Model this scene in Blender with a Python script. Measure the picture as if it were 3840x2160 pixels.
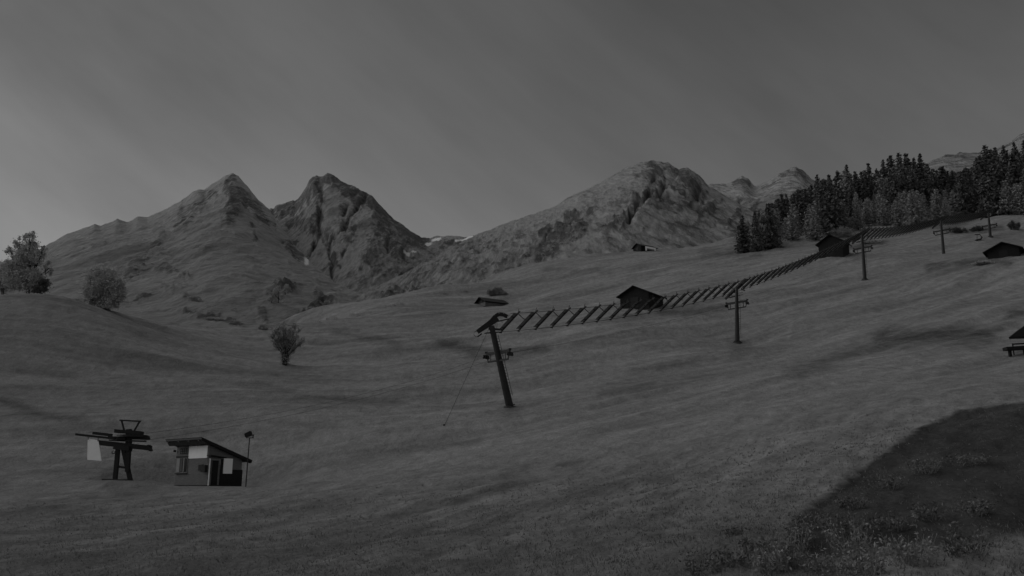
import bpy, math, random
import numpy as np
from mathutils import Vector

for o in list(bpy.data.objects):
    bpy.data.objects.remove(o, do_unlink=True)
S = bpy.context.scene
COL = S.collection

# ------------------------------------------------------------------ camera
F = 3300.0                       # focal length in photograph pixels (3840 wide)
PITCH = math.radians(13.0)
CAMZ = 4.2
cam = bpy.data.cameras.new('camera')
cam.sensor_width = 36.0
cam.lens = F / 3840.0 * 36.0
cam.clip_start = 0.1
cam.clip_end = 30000
camo = bpy.data.objects.new('camera', cam)
COL.objects.link(camo)
camo.location = (0, 0, CAMZ)
camo.rotation_euler = (math.pi / 2 + PITCH, 0, 0)
S.camera = camo

# ------------------------------------------------------------------ sky and sun (before sunrise, near-infrared greys)
SUN_AZ = -72.0                   # degrees from the view direction, to the left
W = bpy.data.worlds.new('World')
S.world = W
W.use_nodes = True
nt = W.node_tree
nt.nodes.clear()
sky = nt.nodes.new('ShaderNodeTexSky')
sky.sky_type = 'NISHITA'
sky.sun_disc = False
sky.sun_elevation = math.radians(3.0)
sky.sun_rotation = math.radians(SUN_AZ)
sky.altitude = 1600
sky.air_density = 0.7
sky.dust_density = 0.8
sky.ozone_density = 1.0
bw = nt.nodes.new('ShaderNodeRGBToBW')
tc = nt.nodes.new('ShaderNodeTexCoord')
mp = nt.nodes.new('ShaderNodeMapping')
mp.vector_type = 'TEXTURE'
mp.inputs['Rotation'].default_value = (0.0, 0.62, 0.2)
mp.inputs['Scale'].default_value = (0.9, 0.30, 0.20)
nz = nt.nodes.new('ShaderNodeTexNoise')
nz.inputs['Scale'].default_value = 1.1
nz.inputs['Detail'].default_value = 5
nz.inputs['Roughness'].default_value = 0.55
mr = nt.nodes.new('ShaderNodeMapRange')
mr.inputs[1].default_value = 0.36
mr.inputs[2].default_value = 0.64
mr.inputs[3].default_value = 0.82
mr.inputs[4].default_value = 1.14
mu = nt.nodes.new('ShaderNodeMath')
mu.operation = 'MULTIPLY'
bg = nt.nodes.new('ShaderNodeBackground')
bg.inputs['Strength'].default_value = 0.15
wo = nt.nodes.new('ShaderNodeOutputWorld')
L = nt.links.new
L(sky.outputs[0], bw.inputs[0])
L(tc.outputs['Generated'], mp.inputs[0])
L(mp.outputs[0], nz.inputs[0])
L(nz.outputs['Fac'], mr.inputs[0])
L(bw.outputs[0], mu.inputs[0])
L(mr.outputs[0], mu.inputs[1])
L(mu.outputs[0], bg.inputs[0])
L(bg.outputs[0], wo.inputs[0])

dawn_fill = bpy.data.lights.new('dawn_fill', 'SUN')
dawn_fill.energy = 1.25
dawn_fill.angle = math.radians(90)        # no disc yet: added soft fill, raised high to brighten camera-facing slopes
dawn_fill_ob = bpy.data.objects.new('dawn_fill', dawn_fill)
COL.objects.link(dawn_fill_ob)
_e, _a = math.radians(42), math.radians(SUN_AZ)
_d = Vector((math.sin(_a) * math.cos(_e), math.cos(_a) * math.cos(_e), math.sin(_e)))
dawn_fill_ob.rotation_euler = _d.to_track_quat('Z', 'Y').to_euler()
dawn_fill_ob.location = (-60, 20, 80)

vs = S.view_settings
vs.view_transform = 'Standard'
vs.look = 'None'
vs.exposure = 0.0
vs.gamma = 1.0
vs.use_curve_mapping = False

# ------------------------------------------------------------------ pixel <-> point
CP, SP = math.cos(PITCH), math.sin(PITCH)


def at(px, py, Y):
    """Point on the ray of photograph pixel (px, py) at forward ground distance Y."""
    u = (px - 1920.0) / F
    v = (1080.0 - py) / F
    d = (u, CP - v * SP, SP + v * CP)
    t = Y / d[1]
    return np.array((d[0] * t, d[1] * t, CAMZ + d[2] * t))


def proj(X, Y, Z):
    zc = Z - CAMZ
    dep = np.maximum(Y * CP + zc * SP, 1e-3)
    up = -Y * SP + zc * CP
    return 1920 + F * X / dep, 1080 - F * up / dep


def V(*a):
    return np.array(a, float)


def unit(v):
    v = np.asarray(v, float)
    return v / np.linalg.norm(v)


# ------------------------------------------------------------------ noise
def _h(ix, iy, seed):
    n = (ix * 374761393 + iy * 668265263 + seed * 974634777).astype(np.int64) & 0xffffffff
    n = ((n ^ (n >> 13)) * 1274126177) & 0xffffffff
    n = (n ^ (n >> 16)) & 0xffffffff
    return n / 4294967295.0


def vnoise(x, y, seed=0):
    x = np.asarray(x, float); y = np.asarray(y, float)
    ix = np.floor(x).astype(np.int64); iy = np.floor(y).astype(np.int64)
    fx = x - ix; fy = y - iy
    fx = fx * fx * fx * (fx * (fx * 6 - 15) + 10); fy = fy * fy * fy * (fy * (fy * 6 - 15) + 10)
    a = _h(ix, iy, seed); b = _h(ix + 1, iy, seed); c = _h(ix, iy + 1, seed); d = _h(ix + 1, iy + 1, seed)
    return (a + (b - a) * fx) * (1 - fy) + (c + (d - c) * fx) * fy


def fbm(x, y, octv=4, seed=0, gain=0.5, ridged=False):
    s = 0; a = 1; t = 0
    ca, sa = math.cos(0.7), math.sin(0.7)
    for i in range(octv):
        n = vnoise(x, y, seed + i * 17)
        if ridged:
            n = 1 - np.abs(n * 2 - 1)
        s = s + a * n; t += a; a *= gain
        x, y = (x * ca - y * sa) * 2.03 + 13.7, (x * sa + y * ca) * 2.03 + 7.1
    return s / t


def stroke_dist(PX, PY, pts):
    """distance in photograph pixels from projected points to a polyline"""
    best = np.full(PX.shape, 1e9)
    pts = [np.array(p, float) for p in pts]
    if len(pts) == 1:
        return np.hypot(PX - pts[0][0], PY - pts[0][1])
    for a, b in zip(pts[:-1], pts[1:]):
        ab = b - a
        t = np.clip(((PX - a[0]) * ab[0] + (PY - a[1]) * ab[1]) / max(ab @ ab, 1e-9), 0, 1)
        best = np.minimum(best, np.hypot(PX - a[0] - t * ab[0], PY - a[1] - t * ab[1]))
    return best


def sstep(a, b, x):
    t = np.clip((x - a) / (b - a), 0, 1)
    return t * t * (3 - 2 * t)


# ------------------------------------------------------------------ materials
def material(name, g, rough=0.8, var=0.25, scale=3.0, bump=0.0, bscale=None, stretch=(1, 1, 1), metallic=0.0, spec=0.3):
    m = bpy.data.materials.new(name)
    m.use_nodes = True
    n = m.node_tree.nodes; l = m.node_tree.links.new
    b = n['Principled BSDF']
    b.inputs['Roughness'].default_value = rough
    b.inputs['Metallic'].default_value = metallic
    b.inputs['Specular IOR Level'].default_value = spec
    t = n.new('ShaderNodeTexCoord'); mp = n.new('ShaderNodeMapping')
    mp.inputs['Scale'].default_value = stretch
    l(t.outputs['Object'], mp.inputs[0])
    z = n.new('ShaderNodeTexNoise'); z.inputs['Scale'].default_value = scale
    z.inputs['Detail'].default_value = 6; z.inputs['Roughness'].default_value = 0.65
    l(mp.outputs[0], z.inputs[0])
    r = n.new('ShaderNodeMapRange')
    r.inputs[1].default_value = 0.3; r.inputs[2].default_value = 0.7
    r.inputs[3].default_value = g * (1 - var); r.inputs[4].default_value = g * (1 + var)
    l(z.outputs['Fac'], r.inputs[0])
    l(r.outputs[0], b.inputs['Base Color'])
    if bump:
        z2 = n.new('ShaderNodeTexNoise'); z2.inputs['Scale'].default_value = bscale or scale * 4
        z2.inputs['Detail'].default_value = 4
        l(mp.outputs[0], z2.inputs[0])
        bp = n.new('ShaderNodeBump'); bp.inputs['Strength'].default_value = bump
        l(z2.outputs['Fac'], bp.inputs['Height']); l(bp.outputs[0], b.inputs['Normal'])
    return m


M = {}
M['steel'] = material('galvanised_steel', 0.023, 0.6, 0.3, 2.5, 0.1, metallic=0.0)
M['dark_steel'] = material('dark_painted_steel', 0.010, 0.55, 0.3, 3)
M['cable'] = material('wire_rope', 0.012, 0.6, 0.1, 5)
M['concrete'] = material('concrete', 0.052, 0.9, 0.3, 3, 0.3)
M['panel'] = material('solar_module', 0.135, 0.35, 0.2, 0.8)
M['dark_wood'] = material('weathered_dark_wood', 0.010, 0.9, 0.5, 2.0, 0.5, 6, (1, 1, 9))
M['roof'] = material('old_roofing', 0.008, 0.85, 0.4, 2.0, 0.3)
M['hut_wood'] = material('hut_boards', 0.14, 0.8, 0.3, 3.0, 0.3, 8, (1, 1, 8))
M['hut_light'] = material('hut_boards_pale', 0.135, 0.8, 0.15, 3.0, 0.2, 8, (1, 1, 8))
M['hut_dark'] = material('hut_dark_surface', 0.006, 0.7, 0.3, 3)
M['hut_roof'] = material('hut_roof_sheet', 0.036, 0.6, 0.3, 2)
M['white'] = material('white_board', 0.90, 0.5, 0.04, 2, 0.05)
M['pale'] = material('pale_paint', 0.218, 0.6, 0.12, 4)
M['curtain'] = material('curtain_cloth', 0.083, 0.9, 0.25, 6)
M['glass'] = material('window_glass', 0.02, 0.08, 0.2, 2, spec=0.6)
M['plaster'] = material('rubble_wall', 0.114, 0.9, 0.35, 2.5, 0.5)
M['bark'] = material('bark', 0.026, 0.9, 0.4, 4, 0.5)
M['spruce'] = material('spruce_needles', 0.09, 0.8, 0.4, 0.35)
M['larch'] = material('larch_needles', 0.24, 0.8, 0.35, 0.35)
M['leaf_dark'] = material('broad_leaves', 0.4, 0.7, 0.4, 0.5)
M['leaf_mid'] = material('shrub_leaves', 0.24, 0.7, 0.4, 0.8)
M['weed_dark'] = material('dark_weeds', 0.11, 0.8, 0.4, 1.5)
M['leaf_pale'] = material('weed_leaves', 0.18, 0.7, 0.35, 1.5)


def grass_material():
    m = bpy.data.materials.new('alpine_meadow')
    m.use_nodes = True
    n = m.node_tree.nodes; l = m.node_tree.links.new
    b = n['Principled BSDF']; b.inputs['Roughness'].default_value = 1.0
    b.inputs['Specular IOR Level'].default_value = 0.0
    t = n.new('ShaderNodeTexCoord')

    def noise(scale, detail, rough, stretch, rot=0.0):
        mp = n.new('ShaderNodeMapping'); mp.inputs['Scale'].default_value = stretch
        mp.inputs['Rotation'].default_value = (0, 0, rot)
        l(t.outputs['Object'], mp.inputs[0])
        z = n.new('ShaderNodeTexNoise'); z.inputs['Scale'].default_value = scale
        z.inputs['Detail'].default_value = detail; z.inputs['Roughness'].default_value = rough
        l(mp.outputs[0], z.inputs[0])
        return z.outputs['Fac']

    def rng(v, a, b_, c, d):
        r = n.new('ShaderNodeMapRange')
        for i, q in enumerate((a, b_, c, d)):
            r.inputs[1 + i].default_value = q
        l(v, r.inputs[0]); return r.outputs[0]

    def mul(a, b_):
        q = n.new('ShaderNodeMath'); q.operation = 'MULTIPLY'
        l(a, q.inputs[0]); l(b_, q.inputs[1]); return q.outputs[0]
    def dnoise(length, width, ang, detail, rough):
        mp = n.new('ShaderNodeMapping'); mp.vector_type = 'TEXTURE'
        mp.inputs['Scale'].default_value = (length, width, 30.0); mp.inputs['Rotation'].default_value = (0, 0, math.radians(ang))
        l(t.outputs['Object'], mp.inputs[0])
        z = n.new('ShaderNodeTexNoise'); z.inputs['Scale'].default_value = 1.0
        z.inputs['Detail'].default_value = detail; z.inputs['Roughness'].default_value = rough
        l(mp.outputs[0], z.inputs[0]); return z.outputs['Fac']
    far_s = mul(rng(dnoise(30, 5, 20, 6, 0.6), 0.3, 0.7, 0.74, 1.22), rng(dnoise(9, 1.3, 25, 5, 0.6), 0.3, 0.7, 0.84, 1.14))
    near_s = mul(rng(dnoise(9, 2.0, 60, 6, 0.62), 0.3, 0.7, 0.66, 1.26), rng(dnoise(2.5, 0.5, 64, 5, 0.6), 0.3, 0.7, 0.82, 1.16))
    sep = n.new('ShaderNodeSeparateXYZ'); l(t.outputs['Object'], sep.inputs[0])
    sm = n.new('ShaderNodeMix'); sm.data_type = 'FLOAT'
    l(rng(sep.outputs[1], 40, 75, 0, 1), sm.inputs[0]); l(near_s, sm.inputs[2]); l(far_s, sm.inputs[3])
    streak = sm.outputs[0]
    mott = rng(noise(0.9, 8, 0.78, (1, 0.5, 1)), 0.3, 0.7, 0.70, 1.28)
    fine = rng(noise(9.0, 3, 0.7, (1, 1, 1)), 0.3, 0.7, 0.82, 1.18)
    fac = mul(mul(streak, mott), fine)
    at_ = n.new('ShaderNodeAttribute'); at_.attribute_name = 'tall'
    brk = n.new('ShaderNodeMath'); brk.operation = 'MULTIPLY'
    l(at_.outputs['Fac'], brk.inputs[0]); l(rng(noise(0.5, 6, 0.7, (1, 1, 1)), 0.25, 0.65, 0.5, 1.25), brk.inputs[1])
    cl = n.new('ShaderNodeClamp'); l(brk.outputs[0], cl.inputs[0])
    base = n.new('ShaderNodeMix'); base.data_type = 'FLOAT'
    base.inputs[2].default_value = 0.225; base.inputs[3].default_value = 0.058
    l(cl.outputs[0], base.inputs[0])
    soil = n.new('ShaderNodeAttribute'); soil.attribute_name = 'soil'
    b2 = n.new('ShaderNodeMix'); b2.data_type = 'FLOAT'
    l(soil.outputs['Fac'], b2.inputs[0]); l(base.outputs[0], b2.inputs[2]); b2.inputs[3].default_value = 0.068
    l(mul(b2.outputs[0], fac), b.inputs['Base Color'])
    bp = n.new('ShaderNodeBump'); bp.inputs['Strength'].default_value = 0.8; bp.inputs['Distance'].default_value = 0.45
    l(noise(1.6, 7, 0.7, (1, 1, 1)), bp.inputs['Height']); l(bp.outputs[0], b.inputs['Normal'])
    return m


M['grass'] = grass_material()


def blade_material():
    m = material('grass_blades', 0.2, 0.9, 0.3, 0.6, spec=0.0)
    return m


M['blades'] = blade_material()


def mountain_material():
    m = bpy.data.materials.new('mountain_slope')
    m.use_nodes = True
    n = m.node_tree.nodes; l = m.node_tree.links.new
    b = n['Principled BSDF']; b.inputs['Roughness'].default_value = 1.0
    b.inputs['Specular IOR Level'].default_value = 0.0
    t = n.new('ShaderNodeTexCoord')

    def noise(scale, detail, rough, stretch=(1, 1, 1)):
        mp = n.new('ShaderNodeMapping'); mp.inputs['Scale'].default_value = stretch
        l(t.outputs['Object'], mp.inputs[0])
        z = n.new('ShaderNodeTexNoise'); z.inputs['Scale'].default_value = scale
        z.inputs['Detail'].default_value = detail; z.inputs['Roughness'].default_value = rough
        l(mp.outputs[0], z.inputs[0]); return z.outputs['Fac']

    def rng(v, a, b_, c, d, clamp=True):
        r = n.new('ShaderNodeMapRange'); r.clamp = clamp
        for i, q in enumerate((a, b_, c, d)):
            r.inputs[1 + i].default_value = q
        l(v, r.inputs[0]); return r.outputs[0]

    def op(o, a, b_):
        q = n.new('ShaderNodeMath'); q.operation = o
        for i, x in enumerate((a, b_)):
            if isinstance(x, (int, float)):
                q.inputs[i].default_value = x
            else:
                l(x, q.inputs[i])
        return q.outputs[0]
    rock = n.new('ShaderNodeAttribute'); rock.attribute_name = 'rock'
    snow = n.new('ShaderNodeAttribute'); snow.attribute_name = 'snow'
    ST = (1, 0.05, 0.24)
    b1 = rng(noise(0.03, 6, 0.65, ST), 0.25, 0.75, -0.7, 0.7, False)
    b2 = rng(noise(0.15, 7, 0.72, ST), 0.25, 0.75, -1.0, 1.0, False)
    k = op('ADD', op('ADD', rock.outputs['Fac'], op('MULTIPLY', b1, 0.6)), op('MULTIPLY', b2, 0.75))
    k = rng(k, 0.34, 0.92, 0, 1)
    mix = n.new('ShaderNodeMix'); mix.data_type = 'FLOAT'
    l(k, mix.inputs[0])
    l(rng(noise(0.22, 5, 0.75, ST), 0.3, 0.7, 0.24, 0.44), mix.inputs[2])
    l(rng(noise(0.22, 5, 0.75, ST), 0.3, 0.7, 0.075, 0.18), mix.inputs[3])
    sn = n.new('ShaderNodeMix'); sn.data_type = 'FLOAT'
    l(snow.outputs['Fac'], sn.inputs[0]); l(mix.outputs[0], sn.inputs[2]); sn.inputs[3].default_value = 0.85
    l(sn.outputs[0], b.inputs['Base Color'])
    bp = n.new('ShaderNodeBump'); bp.inputs['Strength'].default_value = 1.0; bp.inputs['Distance'].default_value = 14
    l(noise(0.09, 8, 0.75, (1, 0.1, 0.4)), bp.inputs['Height']); l(bp.outputs[0], b.inputs['Normal'])
    return m


M['mountain'] = mountain_material()


# ------------------------------------------------------------------ object helpers
def tag(o, label=None, cat=None, group=None, kind=None):
    if label: o['label'] = label
    if cat: o['category'] = cat
    if group: o['group'] = group
    if kind: o['kind'] = kind
    return o


def mesh_np(name, verts, faces, mat, smooth=False):
    me = bpy.data.meshes.new(name)
    verts = np.asarray(verts, np.float32); faces = np.asarray(faces, np.int32)
    me.vertices.add(len(verts)); me.vertices.foreach_set('co', verts.ravel())
    k = faces.shape[1]
    me.loops.add(faces.size); me.loops.foreach_set('vertex_index', faces.ravel())
    me.polygons.add(len(faces))
    me.polygons.foreach_set('loop_start', np.arange(0, faces.size, k, dtype=np.int32))
    me.polygons.foreach_set('loop_total', np.full(len(faces), k, np.int32))
    if smooth:
        me.polygons.foreach_set('use_smooth', np.ones(len(faces), bool))
    me.update(calc_edges=True)
    me.materials.append(mat)
    return me


def link(name, me, parent=None, loc=(0, 0, 0)):
    o = bpy.data.objects.new(name, me)
    COL.objects.link(o)
    o.location = loc
    if parent is not None:
        o.parent = parent
    return o


def empty(name, loc, label=None, cat=None, group=None):
    o = bpy.data.objects.new(name, None)
    o.empty_display_size = 0.3
    COL.objects.link(o)
    o.location = tuple(loc)
    return tag(o, label, cat, group)


class MB:
    """collects bars, boxes, tubes; world coordinates, built relative to its thing"""
    def __init__(s):
        s.v = []; s.f = []

    def hexa(s, P):
        b = len(s.v); s.v += [tuple(p) for p in P]
        for q in ((0, 3, 2, 1), (4, 5, 6, 7), (0, 1, 5, 4), (1, 2, 6, 5), (2, 3, 7, 6), (3, 0, 4, 7)):
            s.f.append(tuple(b + i for i in q))
        return s

    def bar(s, p0, p1, w, h=None, up=(0, 0, 1), w1=None, h1=None):
        h = w if h is None else h
        w1 = w if w1 is None else w1; h1 = h if h1 is None else h1
        p0 = np.asarray(p0, float); p1 = np.asarray(p1, float)
        d = unit(p1 - p0); up = np.asarray(up, float)
        if abs(d @ unit(up)) > 0.97: up = V(1, 0, 0)
        sx = unit(np.cross(d, up)); uz = np.cross(sx, d)
        P = []
        for p, ww, hh in ((p0, w, h), (p1, w1, h1)):
            for a, b in ((-1, -1), (1, -1), (1, 1), (-1, 1)):
                P.append(p + sx * a * ww / 2 + uz * b * hh / 2)
        return s.hexa(P)

    def box(s, o, X, Y, Z, x0, x1, y0, y1, z0, z1):
        o = np.asarray(o, float)
        P = [o + X * a + Y * b + Z * c for c in (z0, z1) for a, b in ((x0, y0), (x1, y0), (x1, y1), (x0, y1))]
        return s.hexa(P)

    def tube(s, p0, p1, r0, r1=None, n=10, cap=True):
        r1 = r0 if r1 is None else r1
        p0 = np.asarray(p0, float); p1 = np.asarray(p1, float)
        d = unit(p1 - p0); up = V(0, 0, 1) if abs(d[2]) < 0.95 else V(1, 0, 0)
        a = unit(np.cross(d, up)); c = np.cross(d, a)
        b = len(s.v)
        for p, r in ((p0, r0), (p1, r1)):
            for i in range(n):
                t = 2 * math.pi * i / n
                s.v.append(tuple(p + a * r * math.cos(t) + c * r * math.sin(t)))
        for i in range(n):
            j = (i + 1) % n
            s.f.append((b + i, b + j, b + n + j, b + n + i))
        if cap:
            s.f.append(tuple(b + n + i for i in range(n))); s.f.append(tuple(b + n - 1 - i for i in range(n)))
        return s

    def path(s, pts, r, n=6):
        pts = [np.asarray(p, float) for p in pts]
        b = len(s.v)
        for k, p in enumerate(pts):
            d = unit(pts[min(k + 1, len(pts) - 1)] - pts[max(k - 1, 0)])
            up = V(0, 0, 1) if abs(d[2]) < 0.95 else V(1, 0, 0)
            a = unit(np.cross(d, up)); c = np.cross(d, a)
            for i in range(n):
                t = 2 * math.pi * i / n
                s.v.append(tuple(p + a * r * math.cos(t) + c * r * math.sin(t)))
        for k in range(len(pts) - 1):
            for i in range(n):
                j = (i + 1) % n
                s.f.append((b + k * n + i, b + k * n + j, b + k * n + n + j, b + k * n + n + i))
        return s

    def build(s, name, mat, parent=None, origin=None, smooth=False):
        """origin: world point the vertices are made relative to (the parent's place)"""
        if origin is None:
            q = parent
            origin = np.zeros(3)
            while q is not None:
                origin = origin + np.array(q.location); q = q.parent
        me = bpy.data.meshes.new(name)
        me.from_pydata([tuple(np.array(v) - origin) for v in s.v], [], s.f)
        if smooth:
            me.polygons.foreach_set('use_smooth', np.ones(len(me.polygons), bool))
        me.update()
        me.materials.append(mat)
        return link(name, me, parent)


def copy_tree(o, parent=None):
    c = o.copy(); COL.objects.link(c)
    if parent is not None: c.parent = parent
    for ch in list(o.children):
        copy_tree(ch, c)
    return c


# ------------------------------------------------------------------ meadow (one sheet; heights from points it must pass through)
CTRL = [  # pixel x, pixel y, forward distance
    (-300, 2160, 26), (300, 2160, 25), (1000, 2160, 24), (1920, 2160, 23), (2800, 2160, 20), (3840, 2160, 18),
    (-300, 1980, 40), (600, 2000, 36), (1300, 1990, 34), (2000, 1980, 32), (2800, 1950, 28), (3600, 1900, 25),
    (-200, 1830, 58), (200, 1815, 60), (455, 1803, 63), (645, 1816, 66), (775, 1826, 65), (895, 1831, 68), (1050, 1825, 64), (1500, 1790, 57), (2100, 1750, 55), (2700, 1700, 48), (3300, 1620, 43), (3840, 1600, 38),
    (0, 1650, 72), (500, 1640, 75), (1000, 1640, 78), (1450, 1620, 80), (1912, 1540, 90), (2400, 1480, 86), (3000, 1420, 80), (3500, 1400, 74), (3840, 1380, 66),
    (0, 1430, 88), (400, 1440, 92), (800, 1440, 96), (1300, 1420, 108),
    (-200, 1110, 112), (0, 1103, 115), (130, 1100, 116), (250, 1120, 116), (380, 1165, 118), (480, 1215, 120), (200, 1260, 100), (600, 1330, 106),
    (1070, 1368, 122), (1400, 1330, 128), (850, 1260, 145), (650, 1225, 150), (1000, 1238, 175), (1300, 1190, 200), (1200, 1160, 235),
    (1900, 1340, 122), (1700, 1230, 160), (2150, 1330, 120), (2765, 1290, 126), (2500, 1390, 104), (2400, 1250, 128), (2380, 1160, 150), (2050, 1150, 185),
    (1835, 1143, 215), (1600, 1120, 240), (1750, 1085, 270), (2150, 1060, 225), (2000, 1030, 290), (2600, 1060, 185), (2410, 945, 300), (2300, 960, 310), (2650, 930, 290), (2780, 880, 350),
    (3050, 1200, 128), (3243, 1050, 158.5), (3000, 1080, 160), (2900, 1000, 195), (3130, 962, 188), (3540, 965, 189), (3715, 897, 215), (3780, 968, 150), (3840, 950, 160), (3500, 1120, 130), (3400, 1230, 105), (3650, 1225, 100), (3650, 1310, 84), (3840, 1190, 100), (3840, 1300, 80),
    (2850, 938, 240), (3080, 893, 245), (3300, 862, 245), (3500, 850, 245), (3000, 830, 320), (3300, 780, 340), (3450, 715, 400), (3650, 830, 250), (3840, 820, 240), (3840, 690, 360), (3100, 770, 400), (2880, 860, 330),
    (3650, 680, 420), (4400, 900, 190), (4400, 1200, 90),
]
pts = [at(*c) for c in CTRL]
pts += [V(-25, 0, 0), V(0, 0, -0.2), V(25, 0, 0.8), V(0, 12, 0.7), V(-10, -15, -1), V(15, -15, 0), V(-90, 60, 3),
        # ground falling away behind the crest on the left and behind the middle skyline
        V(-95, 170, 24), V(-60, 200, 30), V(-30, 250, 42), V(10, 330, 66), V(-110, 300, 40), V(-20, 420, 66), V(60, 440, 105), V(-200, 420, 50), V(-160, 150, 22)]
pts = np.array(pts)
SC = 60.0


def _tps(r2):
    return np.where(r2 > 1e-12, 0.5 * r2 * np.log(np.maximum(r2, 1e-12)), 0.0)


_cx, _cy, _cz = pts[:, 0] / SC, pts[:, 1] / SC, pts[:, 2]
_n = len(pts)
_K = _tps((_cx[:, None] - _cx[None]) ** 2 + (_cy[:, None] - _cy[None]) ** 2) + np.eye(_n) * 0.004
_P = np.stack([np.ones(_n), _cx, _cy], 1)
_A = np.zeros((_n + 3, _n + 3)); _A[:_n, :_n] = _K; _A[:_n, _n:] = _P; _A[_n:, :_n] = _P.T
_w = np.linalg.solve(_A, np.concatenate([_cz, np.zeros(3)]))


def ground_z(X, Y):
    X = np.atleast_1d(np.asarray(X, float)); Y = np.atleast_1d(np.asarray(Y, float))
    out = np.empty(X.shape)
    fx, fy, fo = X.ravel() / SC, Y.ravel() / SC, out.ravel()
    for i in range(0, len(fx), 20000):
        a, b = fx[i:i + 20000], fy[i:i + 20000]
        r2 = (a[:, None] - _cx[None]) ** 2 + (b[:, None] - _cy[None]) ** 2
        fo[i:i + 20000] = _tps(r2) @ _w[:_n] + _w[_n] + _w[_n + 1] * a + _w[_n + 2] * b
    z = fo.reshape(X.shape)
    # terracettes and humps running across the slope
    ca, sa = math.cos(math.radians(-22)), math.sin(math.radians(-22))
    u = X * ca - Y * sa; v = X * sa + Y * ca
    k = np.clip(Y / 90.0, 0.25, 1.6)
    z = z + k * (1.7 * (fbm(u / 34, v / 8, 4, 3) - 0.5) + 0.55 * (fbm(u / 10, v / 2.6, 3, 11) - 0.5))
    a2 = math.radians(60); u2 = X * math.cos(a2) + Y * math.sin(a2); v2 = -X * math.sin(a2) + Y * math.cos(a2)
    z = z + (1 - sstep(45, 80, Y)) * (0.55 * (fbm(u2 / 9, v2 / 2.4, 4, 71) - 0.5))
    z = z + 0.10 * (fbm(X / 1.6, Y / 1.6, 3, 5) - 0.5)
    for (cx, cy, cz, r) in PADS:       # levelled building plots
        w = 1 - sstep(r, r * 2.1, np.hypot(X - cx, Y - cy))
        z = z * (1 - w) + w * (cz + 0.04 * (fbm(X / 1.6, Y / 1.6, 3, 5) - 0.5))
    return z


PADS = []


def gz(x, y):
    return float(ground_z(x, y)[0])


def hit(px, py, y0=12.0, y1=480.0):
    """first ground point seen through a pixel"""
    Ys = np.exp(np.linspace(math.log(y0), math.log(y1), 900))
    u = (px - 1920.0) / F; v = (1080.0 - py) / F
    d = (u, CP - v * SP, SP + v * CP)
    X = d[0] / d[1] * Ys; Z = CAMZ + d[2] / d[1] * Ys
    g = ground_z(X, Ys)
    k = np.nonzero(g >= Z)[0]
    i = int(k[0]) if len(k) else int(np.argmin(np.abs(g - Z)))
    return V(X[i], Ys[i], g[i])


_p = at(775, 1824, 65.0); _q = at(455, 1803, 63.0)
PADS += [(_p[0] - 0.6, _p[1] + 1.6, _p[2], 4.0), (_q[0], _q[1], _q[2], 1.9)]
NR, NC = 470, 430
_yy = np.exp(np.linspace(math.log(10.0), math.log(500.0), NR)) - 14.0
_ss = np.linspace(-1.0, 1.0, NC)
GX = _ss[None] * (_yy[:, None] + 34.0)
GY = np.repeat(_yy[:, None], NC, 1)
GZ = ground_z(GX, GY)
gpx, gpy = proj(GX, GY, GZ)
gpx = np.where(GY > 5, gpx, -9999)

# darker, slightly raised meadow patches: hollows, ditch lines, clumps and a near band
DARK_PATCHES = [
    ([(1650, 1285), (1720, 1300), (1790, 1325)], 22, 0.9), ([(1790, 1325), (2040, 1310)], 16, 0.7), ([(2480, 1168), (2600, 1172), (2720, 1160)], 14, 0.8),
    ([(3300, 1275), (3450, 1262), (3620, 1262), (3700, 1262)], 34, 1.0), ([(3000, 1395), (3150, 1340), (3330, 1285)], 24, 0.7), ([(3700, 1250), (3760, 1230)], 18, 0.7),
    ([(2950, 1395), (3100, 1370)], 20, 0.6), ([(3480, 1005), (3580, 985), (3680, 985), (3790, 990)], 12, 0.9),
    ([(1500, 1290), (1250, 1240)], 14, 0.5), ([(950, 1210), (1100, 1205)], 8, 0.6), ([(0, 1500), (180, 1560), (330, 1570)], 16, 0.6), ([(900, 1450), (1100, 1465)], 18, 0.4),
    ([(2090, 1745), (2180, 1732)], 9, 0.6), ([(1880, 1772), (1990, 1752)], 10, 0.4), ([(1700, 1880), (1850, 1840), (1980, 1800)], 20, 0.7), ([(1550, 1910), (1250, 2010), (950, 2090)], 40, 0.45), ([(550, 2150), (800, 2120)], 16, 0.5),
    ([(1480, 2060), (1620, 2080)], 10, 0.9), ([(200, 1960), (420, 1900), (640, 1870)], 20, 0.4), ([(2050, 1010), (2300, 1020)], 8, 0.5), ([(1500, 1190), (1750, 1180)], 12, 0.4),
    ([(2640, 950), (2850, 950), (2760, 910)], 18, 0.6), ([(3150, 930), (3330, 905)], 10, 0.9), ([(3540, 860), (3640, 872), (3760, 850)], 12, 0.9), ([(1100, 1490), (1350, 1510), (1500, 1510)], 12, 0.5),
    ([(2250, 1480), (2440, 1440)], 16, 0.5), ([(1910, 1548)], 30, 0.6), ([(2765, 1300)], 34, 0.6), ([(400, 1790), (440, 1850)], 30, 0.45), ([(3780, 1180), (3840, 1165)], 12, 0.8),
    ([(-300, 2180), (900, 2150), (1900, 2120), (2800, 2050)], 250, 0.55), ([(2650, 1800), (2500, 1830)], 22, 0.3), ([(0, 2060), (700, 1960), (1200, 1900)], 40, 0.4), ([(1300, 2100), (1900, 1930), (2500, 1790)], 40, 0.45), ([(2100, 2080), (2600, 1920), (2900, 1800)], 36, 0.4), ([(100, 1900), (500, 1860)], 26, 0.4), ([(2700, 2030), (2960, 1985)], 22, 0.5), ([(1250, 1700), (1500, 1690), (1800, 1660)], 12, 0.35), ([(1000, 1580), (1250, 1600)], 10, 0.35),  # first stroke darkens the whole nearest meadow
]
tall = np.zeros(GX.shape)  # patch strength; darkens the base colour and lifts the ground slightly
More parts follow.
